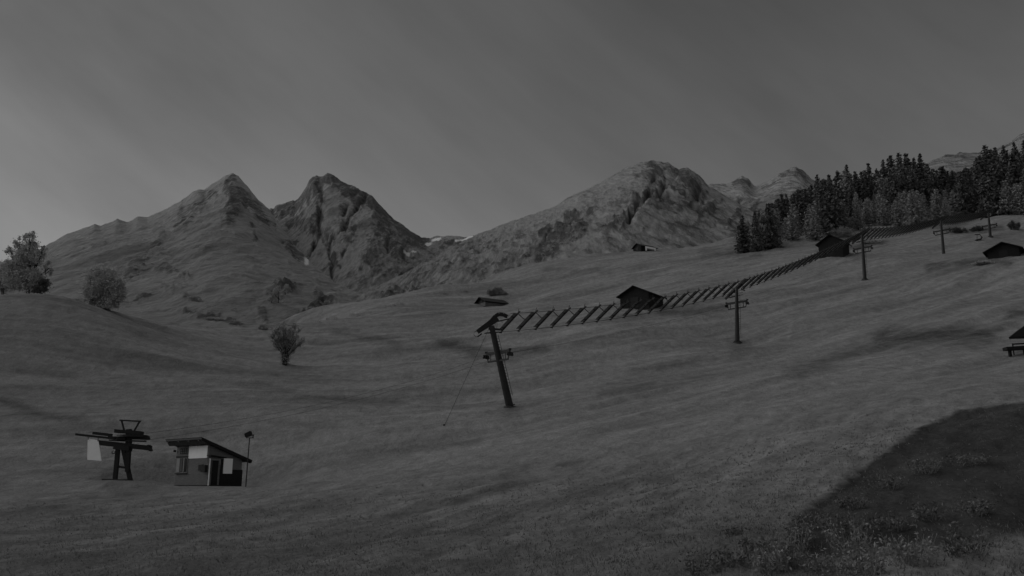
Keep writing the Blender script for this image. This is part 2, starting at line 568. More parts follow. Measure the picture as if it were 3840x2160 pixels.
for pl, r, s in DARK_PATCHES:
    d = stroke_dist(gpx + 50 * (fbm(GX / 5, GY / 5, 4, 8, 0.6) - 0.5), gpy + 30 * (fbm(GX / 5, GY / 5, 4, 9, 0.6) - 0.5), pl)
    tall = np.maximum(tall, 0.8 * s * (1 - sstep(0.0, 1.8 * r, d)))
# the dark bank at the lower right: bare, scarred earth below a straight upper edge
BANK = [(2880, 2010), (2985, 1945), (3230, 1768), (3450, 1612), (3600, 1545), (3900, 1510)]
bx = np.array([p[0] for p in BANK]); by = np.array([p[1] for p in BANK])
edge = np.interp(gpx, bx, by, left=99999, right=1510) + 7 * (fbm(GX / 0.7, GY / 0.7, 3, 21) - 0.5) - 8
drop = sstep(0, 16, gpy - edge) * (gpx > 2880) * (gpx < 4300) * (GY > 10)
soil = sstep(-2, 2, gpy - edge) * (gpx > 2880) * (gpx < 4300) * (1 - sstep(2085, 2150, gpy + 0.12 * (gpx - 2900)))
soil = soil * (GY > 10) * sstep(2880, 3000, gpx + 60 * (fbm(GX / 1.5, GY / 1.5, 3, 4) - 0.5))
GZ = GZ - 0.10 * drop * soil + 0.35 * soil * drop * (fbm(GX / 0.8, GY / 0.8, 5, 31, 0.6) - 0.5)
GZ = GZ + 0.12 * tall * fbm(GX / 0.8, GY / 0.8, 3, 33)


def grid_faces(r, c):
    i = np.arange(r - 1)[:, None] * c + np.arange(c - 1)[None]
    return np.stack([i, i + 1, i + c + 1, i + c], -1).reshape(-1, 4)


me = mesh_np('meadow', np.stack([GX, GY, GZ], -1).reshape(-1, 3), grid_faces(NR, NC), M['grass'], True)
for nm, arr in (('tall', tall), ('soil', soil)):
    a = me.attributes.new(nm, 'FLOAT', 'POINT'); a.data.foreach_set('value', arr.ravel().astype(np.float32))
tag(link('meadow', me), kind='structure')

# the valley floor under everything, out past the mountains
_n2 = 48
_t = np.linspace(0, 2 * math.pi, _n2, endpoint=False)
_rr = [0, 60, 400, 1500, 9000]
vv = []; 
for r in _rr[1:]:
    for q in _t:
        vv.append((r * math.sin(q), r * math.cos(q), -12.0 - 0.02 * min(r, 1500)))
ff = [(k * _n2 + i, k * _n2 + (i + 1) % _n2, (k + 1) * _n2 + (i + 1) % _n2, (k + 1) * _n2 + i) for k in range(3) for i in range(_n2)]
me = bpy.data.meshes.new('valley_floor'); me.from_pydata(vv, [], ff + [tuple(range(_n2))]); me.materials.append(M['grass'])
tag(link('valley_floor', me), kind='structure')


# ------------------------------------------------------------------ mountains
MSURF = {}


def mountain_hit(name, px, py):
    X, Y, Z = MSURF[name]
    a, b = proj(X, Y, Z)
    d = np.hypot(a - px, b - py)
    k = np.nonzero(d < max(8.0, d.min() + 3))[0]
    i = k[np.argmin(Y[k])]
    return V(X[i], Y[i], Z[i])


def mountain(name, crest, foot, px0, px1, step, rows, seed, amp=0.10, g=1.15, base_rock=0.2, rocks=(), lights=(), gullies=(), snows=(), jag=5.0, back=0.35, nscale=1.0):
    px = np.arange(px0, px1 + step, step, dtype=float)
    c = np.array(crest, float); f = np.array(foot, float)
    cy = np.interp(px, c[:, 0], c[:, 1]); cY = np.interp(px, c[:, 0], c[:, 2])

    def blur(a, k):
        if k < 1: return a
        w = np.hanning(2 * k + 3)[1:-1]; w /= w.sum()
        return np.convolve(np.pad(a, k, 'edge'), w, 'valid')
    cY = blur(cY, 8)
    fy = blur(np.interp(px, f[:, 0], f[:, 1]), 12); fY = blur(np.interp(px, f[:, 0], f[:, 2]), 12)
    cy0 = cy + 1.7 * jag * (fbm(px / 26, px * 0 + seed, 4, seed, 0.7) - 0.5)
    Pf = np.array([at(a, b, d) for a, b, d in zip(px, fy, fY)])
    nb = max(6, rows // 10)
    t = np.concatenate([np.linspace(-0.06, 1, rows), 1 + np.linspace(0, back, nb + 1)[1:]])
    T = t[:, None]
    Tc = np.clip(T, 0, 1)
    # the sharp crest melts into broad shapes down the slope
    ks = [0, 1, 5, 14, 45]; lev = [1.0, 0.95, 0.85, 0.65, 0.30]
    Cz = []
    for k in ks:
        yy = blur(cy0 if k < 4 else cy, k)
        Cz.append(np.array([at(a, b, d)[2] for a, b, d in zip(px, yy, cY)]))
    Pc = np.array([at(a, b, d) for a, b, d in zip(px, cy0, cY)])
    Zc = np.empty((len(t), len(px)))
    for r_ in range(len(t)):
        tt = min(max(t[r_], 0.30), 1.0)
        for q in range(4):
            if lev[q + 1] <= tt <= lev[q]:
                w = (tt - lev[q + 1]) / (lev[q] - lev[q + 1]); Zc[r_] = Cz[q] * w + Cz[q + 1] * (1 - w); break
    X = Pf[None, :, 0] + (Pc[None, :, 0] - Pf[None, :, 0]) * T
    Y = Pf[None, :, 1] + (Pc[None, :, 1] - Pf[None, :, 1]) * T
    H = Zc - Pf[None, :, 2]
    Z = Pf[None, :, 2] + H * Tc ** g
    Z = np.where(T > 1, Pc[None, :, 2] - (T - 1) * H * 1.3, Z)
    Z = np.where(T < 0, Pf[None, :, 2] + T * 2 * np.abs(H), Z)
    wdw = np.where(T < 1, np.sin(math.pi * np.clip(T, 0, 1)) ** 0.6, 0)
    # buttresses and rills running down the slope, plus rubble
    wx_ = X + 50 * (fbm(X / 170, Y / 500, 3, seed + 40) - 0.5)
    Z = Z + wdw * (amp * H * (fbm(wx_ / 170, Y / 1500, 5, seed + 1, 0.55, True) - 0.6) + 0.035 * H * (fbm(X / 300, Y / 700, 4, seed + 2, 0.5) - 0.5) + 13.0 * (fbm(X / 40, Y / 260, 5, seed + 3, 0.6, True) - 0.5))
    PX, PY = proj(X, Y, Z)
    wx = PX + 22 * (fbm(PX / 30, PY / 30, 3, seed + 7) - 0.5) * 2; wy = PY + 22 * (fbm(PX / 30, PY / 30, 3, seed + 8) - 0.5) * 2
    rock = np.full(X.shape, base_rock)
    for pl, r, s in rocks:
        d = stroke_dist(wx, wy, pl); rock = np.maximum(rock, s * (1 - sstep(0.4 * r, 1.3 * r, d)))
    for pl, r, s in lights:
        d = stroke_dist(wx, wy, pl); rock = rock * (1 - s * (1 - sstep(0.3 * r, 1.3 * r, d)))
    Z = Z + np.where(T < 1, 1, 0.4) * 4.5 * (fbm(X / 11, Y / 45, 3, seed + 61, 0.6) - 0.5)
    gx = PX + 20 * (fbm(PX / 26, PY / 26, 3, seed + 50) - 0.5); gy = PY + 20 * (fbm(PX / 26, PY / 26, 3, seed + 51) - 0.5)
    gw = 0.45 + 1.3 * fbm(PX / 20, PY / 30, 3, seed + 52)
    gs = sstep(0.28, 0.55, fbm(PX / 34, PY / 34, 3, seed + 53))
    for pl, r, dep in gullies:
        d = stroke_dist(gx, gy, pl) / gw
        Z = Z - 0.45 * dep * gs * np.exp(-(d / (0.9 * r)) ** 2) * wdw ** 0.3
        rock = np.maximum(rock, gs * (1 - sstep(0.2 * r, 1.5 * r, d)))  # gully lines also darkened in the colour, backing up the relief shading
    Z = Z + wdw * 26.0 * np.clip(rock, 0, 1) * (fbm((X + 0.25 * Y) / 24, Y / 130, 5, seed + 60, 0.6, True) - 0.5)
    snow = np.zeros(X.shape)
    for pl, r in snows:
        d = stroke_dist(PX + 5 * (fbm(PX / 9, PY / 9, 2, seed) - 0.5), PY + 5 * (fbm(PX / 9, PY / 9, 2, seed + 5) - 0.5), pl)
        snow = np.maximum(snow, 1 - sstep(1.0 * r, 1.7 * r, d))
    vis = (T[:, 0] > 0) & (T[:, 0] < 1)
    MSURF[name] = (X[vis].ravel(), Y[vis].ravel(), Z[vis].ravel())
    me = mesh_np(name, np.stack([X, Y, Z], -1).reshape(-1, 3), grid_faces(*X.shape), M['mountain'], False)
    for nm, arr in (('rock', rock), ('snow', snow)):
        a = me.attributes.new(nm, 'FLOAT', 'POINT'); a.data.foreach_set('value', arr.ravel().astype(np.float32))
    tag(link(name, me), kind='structure')


# left pyramid peak and its long left ridge
mountain('mountain_left_peak',
    [(-700, 1040, 1300), (-200, 1010, 1400), (0, 985, 1500), (100, 958, 1550), (170, 925, 1600), (250, 876, 1700), (335, 850, 1750), (355, 839, 1750), (378, 848, 1760), (440, 822, 1800), (478, 834, 1800), (515, 814, 1830), (555, 813, 1850), (640, 775, 1950), (735, 716, 2050), (752, 710, 2050), (765, 713, 2060), (800, 688, 2100), (850, 656, 2150), (872, 650, 2150), (895, 662, 2150), (935, 706, 2100), (970, 750, 2050), (1010, 786, 1950), (1050, 845, 1750), (1100, 915, 1500), (1150, 968, 1350), (1200, 1012, 1200), (1260, 1062, 1080), (1340, 1098, 950), (1500, 1135, 800)],
    [(-700, 1180, 330), (0, 1180, 330), (430, 1215, 330), (800, 1240, 350), (1050, 1250, 380), (1350, 1190, 480), (1500, 1170, 500)],
    -700, 1480, 5, 210, 5, amp=0.07, g=1.1, base_rock=0.10,
    rocks=[([(870, 690), (900, 760), (860, 800)], 40, 0.85), ([(920, 740), (990, 830)], 30, 0.85), ([(790, 730), (730, 780), (690, 830)], 26, 0.55), ([(690, 770), (660, 860)], 20, 0.5),
           ([(560, 960), (520, 990), (470, 1030)], 22, 0.6), ([(600, 880), (560, 950)], 14, 0.55), ([(1050, 1060), (1090, 1085), (1020, 1100), (1030, 1130)], 18, 0.95), ([(1200, 1115), (1240, 1130), (1170, 1150)], 18, 0.85), ([(1000, 1230), (1060, 1220)], 12, 0.8),
           ([(690, 1115), (720, 1105)], 14, 0.8), ([(700, 1175), (820, 1185), (900, 1215)], 12, 0.85), ([(560, 1110), (480, 1140)], 10, 0.75), ([(1085, 920), (1120, 960)], 22, 0.8), ([(970, 1150), (1000, 1200)], 14, 0.6), ([(330, 930), (390, 910)], 8, 0.6),
           ([(500, 1030), (620, 1010), (700, 1040)], 10, 0.6), ([(600, 1080), (640, 1090)], 8, 0.7), ([(840, 1000), (900, 1060)], 14, 0.4), ([(1130, 1170), (1180, 1180)], 10, 0.7)],
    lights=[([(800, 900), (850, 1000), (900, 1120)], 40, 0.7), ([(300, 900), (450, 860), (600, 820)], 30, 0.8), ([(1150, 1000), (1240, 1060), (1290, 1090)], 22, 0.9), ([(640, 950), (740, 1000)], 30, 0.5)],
    gullies=[([(905, 700), (930, 800), (960, 900)], 9, 12), ([(1010, 800), (1060, 900)], 9, 14)],
    snows=[([(1148, 975), (1152, 965), (1165, 952), (1176, 938)], 3.6), ([(1150, 985), (1154, 968)], 5)], jag=5)
# jagged middle peak and the far saddle with its snow patches
mountain('mountain_middle_peak',
    [(800, 850, 2500), (950, 830, 2500), (1005, 792, 2550), (1015, 782, 2550), (1028, 783, 2550), (1035, 770, 2550), (1098, 753, 2600), (1105, 754, 2600), (1120, 742, 2600), (1148, 700, 2600), (1160, 672, 2600), (1172, 660, 2600), (1188, 656, 2600), (1194, 663, 2600), (1212, 658, 2600), (1228, 647, 2600), (1240, 654, 2600), (1265, 670, 2600), (1300, 690, 2600), (1345, 707, 2600), (1372, 722, 2600), (1395, 736, 2600), (1420, 765, 2600), (1460, 807, 2650), (1520, 853, 2700), (1562, 882, 2850), (1580, 889, 3000), (1605, 891, 3200), (1640, 885, 3300), (1690, 884, 3300), (1720, 887, 3300), (1770, 883, 3300), (1850, 868, 3300), (2100, 860, 3300)],
    [(800, 1120, 1300), (1250, 1090, 1150), (1500, 1120, 850), (1800, 1080, 800), (2100, 1000, 900)],
    800, 2080, 4, 190, 23, amp=0.09, g=1.2, base_rock=0.42,
    rocks=[([(1030, 790), (1110, 780), (1180, 680), (1230, 670), (1300, 710)], 34, 0.95), ([(1190, 690), (1195, 800), (1180, 880)], 18, 0.95), ([(1090, 830), (1160, 850)], 34, 0.8), ([(1330, 730), (1420, 780), (1480, 850), (1540, 900), (1590, 910)], 40, 0.95), ([(1440, 850), (1400, 920), (1380, 980)], 34, 0.9), ([(1460, 900), (1500, 950)], 40, 0.85),
           ([(1320, 860), (1300, 910)], 16, 0.9), ([(1350, 1000), (1420, 1010)], 14, 0.8), ([(1660, 915), (1720, 912)], 14, 0.95), ([(1250, 960), (1250, 1040)], 8, 0.9), ([(1180, 955), (1210, 945)], 10, 0.8), ([(1490, 1040), (1520, 1045)], 9, 0.9), ([(1590, 1045), (1600, 1052)], 9, 0.9), ([(1640, 950), (1780, 960)], 10, 0.5), ([(1090, 950), (1110, 910)], 18, 0.9)],
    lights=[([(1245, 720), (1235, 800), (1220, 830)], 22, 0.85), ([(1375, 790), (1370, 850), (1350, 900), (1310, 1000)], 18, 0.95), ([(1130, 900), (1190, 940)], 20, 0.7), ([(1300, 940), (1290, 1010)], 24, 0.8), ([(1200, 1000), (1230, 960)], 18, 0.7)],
    gullies=[([(1335, 715), (1300, 760), (1290, 800)], 9, 45), ([(1372, 730), (1320, 810), (1280, 850), (1225, 900)], 11, 65), ([(1195, 690), (1200, 780), (1195, 860), (1170, 930), (1150, 965)], 11, 50), ([(1235, 905), (1245, 960), (1250, 1050)], 7, 30), ([(1310, 900), (1285, 950), (1282, 1000)], 6, 26), ([(1465, 880), (1450, 940)], 8, 25)],
    snows=[([(1524, 951), (1528, 955)], 7), ([(1600, 918), (1614, 914)], 4), ([(1622, 902), (1640, 898), (1650, 893)], 3.2), ([(1710, 905), (1740, 899), (1770, 888)], 3), ([(1225, 905)], 3.5), ([(1546, 948), (1558, 946)], 2.5)], jag=7, nscale=0.7)
# broad right mountain with the long grass ridge
mountain('mountain_right_slope',
    [(1250, 1150, 800), (1350, 1115, 850), (1450, 1062, 950), (1550, 1010, 1100), (1650, 955, 1300), (1740, 905, 1500), (1790, 880, 1600), (1860, 850, 1620), (1960, 815, 1620), (2060, 781, 1600), (2150, 737, 1600), (2250, 687, 1580), (2300, 655, 1560), (2350, 629, 1550), (2400, 612, 1530), (2420, 605, 1520), (2432, 608, 1520), (2450, 602, 1520), (2462, 608, 1510), (2478, 604, 1500), (2490, 613, 1500), (2505, 613, 1490), (2520, 627, 1480), (2545, 643, 1470), (2562, 637, 1400), (2578, 630, 1400), (2590, 642, 1395), (2604, 648, 1390), (2618, 664, 1380), (2632, 670, 1370), (2645, 694, 1360), (2662, 712, 1350), (2700, 730, 1300), (2760, 762, 1180), (2830, 800, 1050), (2900, 835, 900), (3000, 870, 750)],
    [(1250, 1200, 500), (1500, 1180, 420), (1700, 1120, 380), (2000, 1050, 400), (2300, 980, 420), (2600, 935, 430), (2780, 900, 450), (3000, 905, 450)],
    1250, 2990, 5, 200, 41, amp=0.07, g=1.05, base_rock=0.46,
    rocks=[([(2440, 625), (2470, 680), (2430, 730), (2380, 770)], 32, 0.98), ([(2380, 770), (2340, 800), (2300, 830), (2270, 860)], 12, 0.98), ([(2350, 790), (2345, 830), (2320, 860)], 9, 0.95), ([(2560, 660), (2610, 690), (2600, 760)], 30, 0.95), ([(2500, 640), (2540, 660)], 18, 0.85), ([(2450, 770), (2540, 790), (2580, 770)], 30, 0.7), ([(2500, 730), (2560, 720)], 26, 0.75),
           ([(2030, 890), (2090, 850), (2160, 815), (2220, 810)], 16, 0.98), ([(2020, 960), (2080, 920), (2160, 890), (2190, 850)], 32, 0.95), ([(2100, 880), (2050, 930)], 30, 0.9), ([(1960, 980), (1990, 950)], 14, 0.8), ([(1850, 1000), (1890, 985)], 18, 0.8), ([(1770, 1040), (1800, 1020)], 14, 0.75), ([(1700, 1090), (1730, 1070)], 10, 0.7), ([(1540, 1150), (1600, 1120), (1740, 1080)], 12, 0.85), ([(1640, 950), (1680, 1000)], 10, 0.4), ([(1830, 920), (1870, 900)], 10, 0.6), ([(1930, 990), (1960, 1020)], 10, 0.8), ([(1780, 900), (1830, 880)], 8, 0.5), ([(2250, 850), (2290, 860)], 14, 0.8), ([(2700, 760), (2650, 800), (2610, 850)], 12, 0.85), ([(2780, 800), (2730, 840)], 14, 0.85), ([(2640, 720), (2620, 770)], 16, 0.95), ([(2350, 880), (2430, 860), (2560, 820)], 9, 0.6), ([(1430, 1120), (1560, 1090)], 10, 0.7), ([(1480, 1095), (1500, 1100)], 8, 0.85), ([(1900, 1050), (1930, 1040)], 8, 0.8)],
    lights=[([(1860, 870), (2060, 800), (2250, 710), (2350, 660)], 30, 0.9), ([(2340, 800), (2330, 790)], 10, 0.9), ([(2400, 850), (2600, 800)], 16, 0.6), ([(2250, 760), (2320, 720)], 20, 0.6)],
    gullies=[([(2470, 640), (2430, 730), (2370, 790), (2350, 830)], 10, 30), ([(2640, 760), (2560, 730), (2480, 740)], 9, 22), ([(2530, 680), (2440, 740)], 8, 24), ([(2625, 690), (2615, 760)], 8, 22)], jag=6)
mountain('mountain_back_right',
    [(2500, 760, 2300), (2640, 700, 2300), (2665, 690, 2300), (2720, 688, 2300), (2750, 680, 2300), (2764, 668, 2300), (2774, 664, 2300), (2782, 655, 2300), (2792, 664, 2300), (2808, 672, 2300), (2822, 690, 2300), (2832, 700, 2200), (2850, 694, 2100), (2880, 680, 2050), (2915, 656, 2000), (2950, 640, 2000), (2970, 630, 2000), (2984, 623, 2000), (2998, 634, 2000), (3012, 640, 2000), (3040, 668, 2000), (3080, 690, 2000), (3400, 760, 1900)],
    [(2500, 930, 800), (2700, 890, 780), (3000, 880, 700), (3400, 860, 700)],
    2500, 3380, 5, 130, 61, amp=0.1, base_rock=0.42,
    rocks=[([(2765, 680), (2800, 690)], 22, 0.9), ([(2930, 660), (2990, 645), (3020, 660)], 22, 0.85), ([(2860, 700), (2900, 680)], 14, 0.85), ([(2740, 780), (2720, 830)], 14, 0.85), ([(2800, 760), (2760, 810)], 16, 0.7), ([(2840, 760), (2800, 850)], 14, 0.7)],
    gullies=[([(2790, 740), (2740, 790), (2720, 840)], 8, 20)], jag=5)
mountain('hill_far_right',
    [(3200, 720, 1500), (3400, 640, 1500), (3474, 610, 1500), (3520, 592, 1500), (3545, 578, 1500), (3560, 577, 1500), (3585, 582, 1500), (3600, 570, 1500), (3615, 574, 1500), (3690, 572, 1450), (3740, 555, 1450), (3790, 530, 1400), (3840, 495, 1400), (4000, 420, 1400), (4400, 330, 1400)],
    [(3200, 820, 600), (3600, 790, 560), (4400, 700, 500)],
    3200, 4390, 7, 100, 77, amp=0.05, base_rock=0.45, rocks=[([(3550, 582), (3600, 578)], 12, 0.9)], jag=4)

# ------------------------------------------------------------------ lift line
LD = unit(V(0.690, 0.724, 0)); LC = unit(V(0.724, -0.690, 0)); UP = V(0, 0, 1)
TBASE = [at(1912, 1540, 90), at(2765, 1290, 126), at(3243, 1050, 158.5), at(3540, 965, 189), at(3715, 897, 215)]
for b in TBASE:
    b[2] = gz(b[0], b[1])
WING = LC * 2.5 + UP * 1.66
HEAD = [at(1882, 1212, 89.0), at(2762, 1077, 126), at(3232, 878, 158.5), at(3528, 826, 189), at(3706, 797, 215)]
CROSS = [(1866, 1330, 89.3), (2767, 1140, 126), (3236, 934, 158.5), (3530, 868, 189), (3708, 848, 215)]

TLAB = ['leaning lift tower with ladder and guy wire, nearest of the line', 'upright lift tower standing right of the first row of solar wings',
        'slim lift tower in the meadow just right of the upper dark barn', 'fourth lift tower uphill, pale pole below the wood edge', 'farthest lift tower, partly lost against the wood at right']


def lift_tower(i):
    base = TBASE[i]; head = HEAD[i].copy(); crs = at(*CROSS[i])
    if i == 0:
        top = at(1843, 1222, 88.6)
    else:
        top = V(base[0] + (head - base) @ V(1, 0, 0), head[1], head[2] - 0.15)
    root = empty('lift_tower', base, TLAB[i], 'lift tower', 'towers of the ski lift line')
    ax = unit(top - base)
    r0, r1 = (0.40, 0.27) if i == 0 else (0.36, 0.22)
    MB().tube(base - ax * 0.35, top, r0, r1, 16).build('pole', M['steel'], root, smooth=False)
    MB().tube(base - UP * 0.6, base + UP * 0.06, 0.75, 0.65, 14).build('foundation', M['concrete'], root)
    MB().tube(base + ax * 0.12, base + ax * 0.22, r0 * 1.45, None, 14).build('base_flange', M['dark_steel'], root)
    # crossarm with its two sheave assemblies, lower tie beam and uprights
    half = 1.7
    k = (crs - base) @ ax
    c0 = base + ax * k
    MB().bar(c0 - LC * half + UP * 0.22, c0 + LC * half + UP * 0.22, 0.2, 0.28).build('crossarm', M['dark_steel'], root)
    MB().bar(c0 - LC * (half - 0.25) - UP * 0.62, c0 + LC * (half - 0.25) - UP * 0.62, 0.12, 0.18).build('tie_beam', M['dark_steel'], root)
    for s in (-1, 1):
        MB().bar(c0 + LC * s * 1.05 + UP * 0.2, c0 + LC * s * 1.05 - UP * 0.6, 0.07).build('upright', M['dark_steel'], root)
        e = c0 + LC * s * half
        sh = MB()
        sh.bar(e - LD * 0.42 + UP * 0.02, e + LD * 0.42 + UP * 0.02, 0.08, 0.14)
        sh.bar(e + UP * 0.4, e - LC * s * 0.28 - UP * 0.62, 0.09)
        so = sh.build('sheave_bracket', M['dark_steel'], root)
        for q in (-0.32, 0.0, 0.32):
            w = MB()
            w.tube(e + LD * q - LC * 0.05 - UP * 0.16, e + LD * q + LC * 0.05 - UP * 0.16, 0.14, None, 12)
            w.build('sheave', M['dark_steel'], so)
        MB().bar(e + UP * 0.3, e + UP * 0.46, 0.26, 0.26).build('rope_catcher', M['dark_steel'], root)
    # head that carries the two support cables
    m = head
    if i: MB().bar(m - WING * 0.62, m + WING * 0.62, 0.16, 0.26).build('head_beam', M['dark_steel'], root)
    if i == 0:
        MB().bar(at(1790, 1245, 88.6), at(1868, 1196, 88.6), 0.30, 0.42).build('anchor_beam', M['dark_steel'], root)
        hb = MB()
        hp = [(1795, 1240), (1840, 1206), (1858, 1185), (1872, 1178), (1888, 1180), (1902, 1188)]
        P = [at(x, y, 89) for x, y in hp]
        for a, b in zip(P[:-1], P[1:]):
            hb.bar(a, b, 0.3, 0.36)
        hb.build('curved_cable_saddle', M['dark_steel'], root)
        MB().bar(at(1845, 1210, 89), at(1920, 1193, 89.5), 0.09, 0.12).build('outrigger', M['dark_steel'], root)
        MB().bar(at(1896, 1178, 89), at(1901, 1192, 89), 0.12, 0.12).build('cable_clamp', M['dark_steel'], root)
        MB().path([at(1792, 1241, 88.5), at(1778, 1246, 88.5), at(1777, 1255, 88.5), at(1784, 1263, 88.5), at(1796, 1262, 88.5), at(1806, 1248, 88.5)], 0.025).build('drop_loop_wire', M['cable'], root)
        MB().bar(at(1791, 1263, 88.5), at(1806, 1252, 88.5), 0.1, 0.12).build('junction_box', M['dark_steel'], root)
        MB().bar(at(1822, 1249, 88.5), at(1868, 1246, 89.6), 0.5, 0.10).build('work_platform', M['dark_steel'], root)
        MB().bar(at(1834, 1233, 88.5), at(1880, 1236, 89.6), 0.16, 0.2).build('lower_cable_bracket', M['dark_steel'], root)
        for q in (1849, 1857, 1864):
            MB().bar(at(q, 1211, 89), at(q - 1, 1234, 89), 0.05).build('hanger_rod', M['dark_steel'], root)
        MB().path([at(1879, 1200, 89), at(1880, 1207, 89), at(1884, 1209, 89), at(1886, 1205, 89)], 0.02).build('cable_hook', M['cable'], root)
        MB().bar(at(1857, 1250, 89), at(1859, 1256, 89), 0.18, 0.2).build('motor_box', M['dark_steel'], root)
    else:
        MB().bar(m - WING * 0.85 + LD * 0.3, m + WING * 0.3 + LD * 0.3, 0.24, 0.3).build('anchor_beam', M['dark_steel'], root)
        if i < 3:
            p = m - LC * 0.85
            MB().bar(p - UP * 0.35, p - UP * 1.35, 0.06).build('hanger_rod', M['dark_steel'], root)
            MB().bar(p - LC * 0.4 - UP * 1.38, p + LC * 0.55 - UP * 1.30, 0.3, 0.1).build('work_platform', M['dark_steel'], root)
            for dz in (0.8, 1.15):
                MB().bar(top - UP * dz, top + LC * 0.95 - UP * (dz - 0.03), 0.06).build('step_bracket', M['dark_steel'], root)
            MB().bar(top + LC * 0.75 - UP * 0.2, top + LC * 1.25 - UP * 0.55, 0.16, 0.2).build('motor_box', M['dark_steel'], root)
    # ladder on the uphill side
    if i < 3:
        off = LC * (r0 + 0.03) + LD * 0.1
        lad = MB()
        a0 = base + ax * 1.2 + off; a1 = top - ax * 0.9 + off * 0.8
        for s in (-0.17, 0.17):
            lad.bar(a0 + LD * s + LC * s * 0.4, a1 + LD * s + LC * s * 0.4, 0.035)
        n = int(np.linalg.norm(a1 - a0) / 0.3)
        for q in range(n):
            p = a0 + (a1 - a0) * (q + 0.5) / n
            lad.bar(p - LD * 0.17 - LC * 0.07, p + LD * 0.17 + LC * 0.07, 0.025)
        for q in range(4):
            p = a0 + (a1 - a0) * (q + 0.5) / 4
            lad.bar(p, p - off * 0.9, 0.04)
        lad.build('ladder', M['dark_steel'], root)
    return root, c0


CRS = [lift_tower(i)[1] for i in range(5)]


def sagline(a, b, sag, n=14):
    return [a + (b - a) * t - UP * sag * 4 * t * (1 - t) for t in np.linspace(0, 1, n)]


SAG = [0.75, 0.6, 0.75, 0.6]
for nm, sgn, lb in (('support_cable', -0.5, 'lower steel cable carrying the left ends of the solar wings'), ('support_cable', 0.5, 'upper steel cable carrying the right ends of the solar wings')):
    P = []
    for i in range(4):
        q = sagline(HEAD[i] + WING * sgn, HEAD[i + 1] + WING * sgn, SAG[i])
        P += q if i == 0 else q[1:]
    o0 = P[0]
    mb = MB().path(P, 0.028)
    o = mb.build(nm, M['cable'], None, origin=o0); o.location = tuple(o0)
    tag(o, lb, 'cable', 'support cables of the solar wings')

# solar wings: beam across the two cables, module, bracket and stay
proto = empty('solar_wing', (0, 0, 0))
wd = unit(WING); wl = np.linalg.norm(WING); wn = unit(np.cross(LD, wd))
if wn[2] < 0: wn = -wn
mb = MB(); mb.bar(-WING * 0.5 - wd * 0.12, WING * 0.5 + wd * 0.30, 0.09, 0.13, up=wn); mb.build('beam', M['dark_steel'], proto)
mb = MB(); mb.box(V(0, 0, 0), wd, LD, wn, -wl / 2 + 0.18, wl / 2 - 0.16, -0.46, -0.06, 0.02, 0.06); mb.build('solar_module', M['panel'], proto)
mb = MB(); mb.box(V(0, 0, 0), wd, LD, wn, -wl / 2 + 0.14, wl / 2 - 0.12, -0.49, -0.46, 0.0, 0.07); mb.build('module_frame', M['dark_steel'], proto)
for q in (-0.85, 0.85):
    mb = MB(); mb.bar(wd * q - LD * 0.49 - wn * 0.02, wd * q + LD * 0.02 - wn * 0.02, 0.06, 0.05, up=wn); mb.build('cross_rail', M['dark_steel'], proto)
mb = MB(); mb.bar(WING * 0.5 - wd * 0.05, WING * 0.5 + LC * 0.42 - UP * 0.62 + LD * 0.35, 0.08); mb.bar(WING * 0.5 + LC * 0.42 - UP * 0.62 + LD * 0.35, WING * 0.5 + LC * 0.66 - UP * 0.64 + LD * 0.4, 0.07); mb.build('bracket_arm', M['dark_steel'], proto)
mb = MB(); mb.bar(WING * 0.5 - wd * 0.1, WING * 0.5 + wd * 0.12 + UP * 0.42, 0.07, 0.07, w1=0.03, h1=0.03); mb.build('cable_clamp', M['dark_steel'], proto)
mb = MB(); mb.bar(-WING * 0.5 - wd * 0.1 - LD * 0.2, -WING * 0.5 - wd * 0.1 + LD * 0.2, 0.1, 0.1); mb.build('lower_clamp', M['dark_steel'], proto)
NW = [18, 20, 23, 20]
ORD = ['first', 'second', 'third', 'fourth', 'fifth', 'sixth', 'seventh', 'eighth', 'ninth', 'tenth', 'eleventh', 'twelfth', 'thirteenth', 'fourteenth', 'fifteenth', 'sixteenth', 'seventeenth', 'eighteenth', 'nineteenth', 'twentieth', 'twenty-first', 'twenty-second', 'twenty-third']
SPAN = ['the leaning lift tower', 'the second lift tower', 'the third lift tower', 'the fourth lift tower']
first = True
for s in range(4):
    a, b = HEAD[s], HEAD[s + 1]
    for k in range(NW[s]):
        t = (k + 0.72) / (NW[s] + 0.35)
        if s == 0: t = (k + 0.42) / (NW[s] + 0.1)
        p = a + (b - a) * t - UP * SAG[s] * 4 * t * (1 - t)
        o = proto if first else copy_tree(proto)
        first = False
        o.location = tuple(p)
        tag(o, 'tilted solar panel wing on two cables, %s uphill from %s' % (ORD[k], SPAN[s]), 'solar panel', 'solar wings strung along the lift')

# guy wire and haul rope
g0 = at(1832, 1236, 88.5); g1 = hit(1665, 1597)
mb = MB().path([g0, (g0 + g1) / 2, g1 - UP * 0.1], 0.02)
mb.tube(g1 - UP * 0.4, g1 + UP * 0.12, 0.10, 0.08, 8)
o = mb.build('guy_wire', M['cable'], None, origin=g1); o.location = tuple(g1)
tag(o, 'thin guy wire from the leaning tower head down to the grass', 'wire')
STA = [at(525, 1628, 62.2), at(540, 1652, 62.6)]
mb = MB()
for s, sg in ((-1, 0), (1, 1)):
    P = [STA[sg]]
    P += sagline(STA[sg], CRS[0] + LC * 1.7 * s, 0.9)[1:]
    for i in range(4):
        P += sagline(CRS[i] + LC * 1.7 * s, CRS[i + 1] + LC * 1.7 * s, 0.5)[1:]
    mb.path(P, 0.010, 5)
o = mb.build('haul_rope', M['cable'], None, origin=STA[0]); o.location = tuple(STA[0])
tag(o, 'double strand of haul rope running from the bottom station up the towers', 'rope')

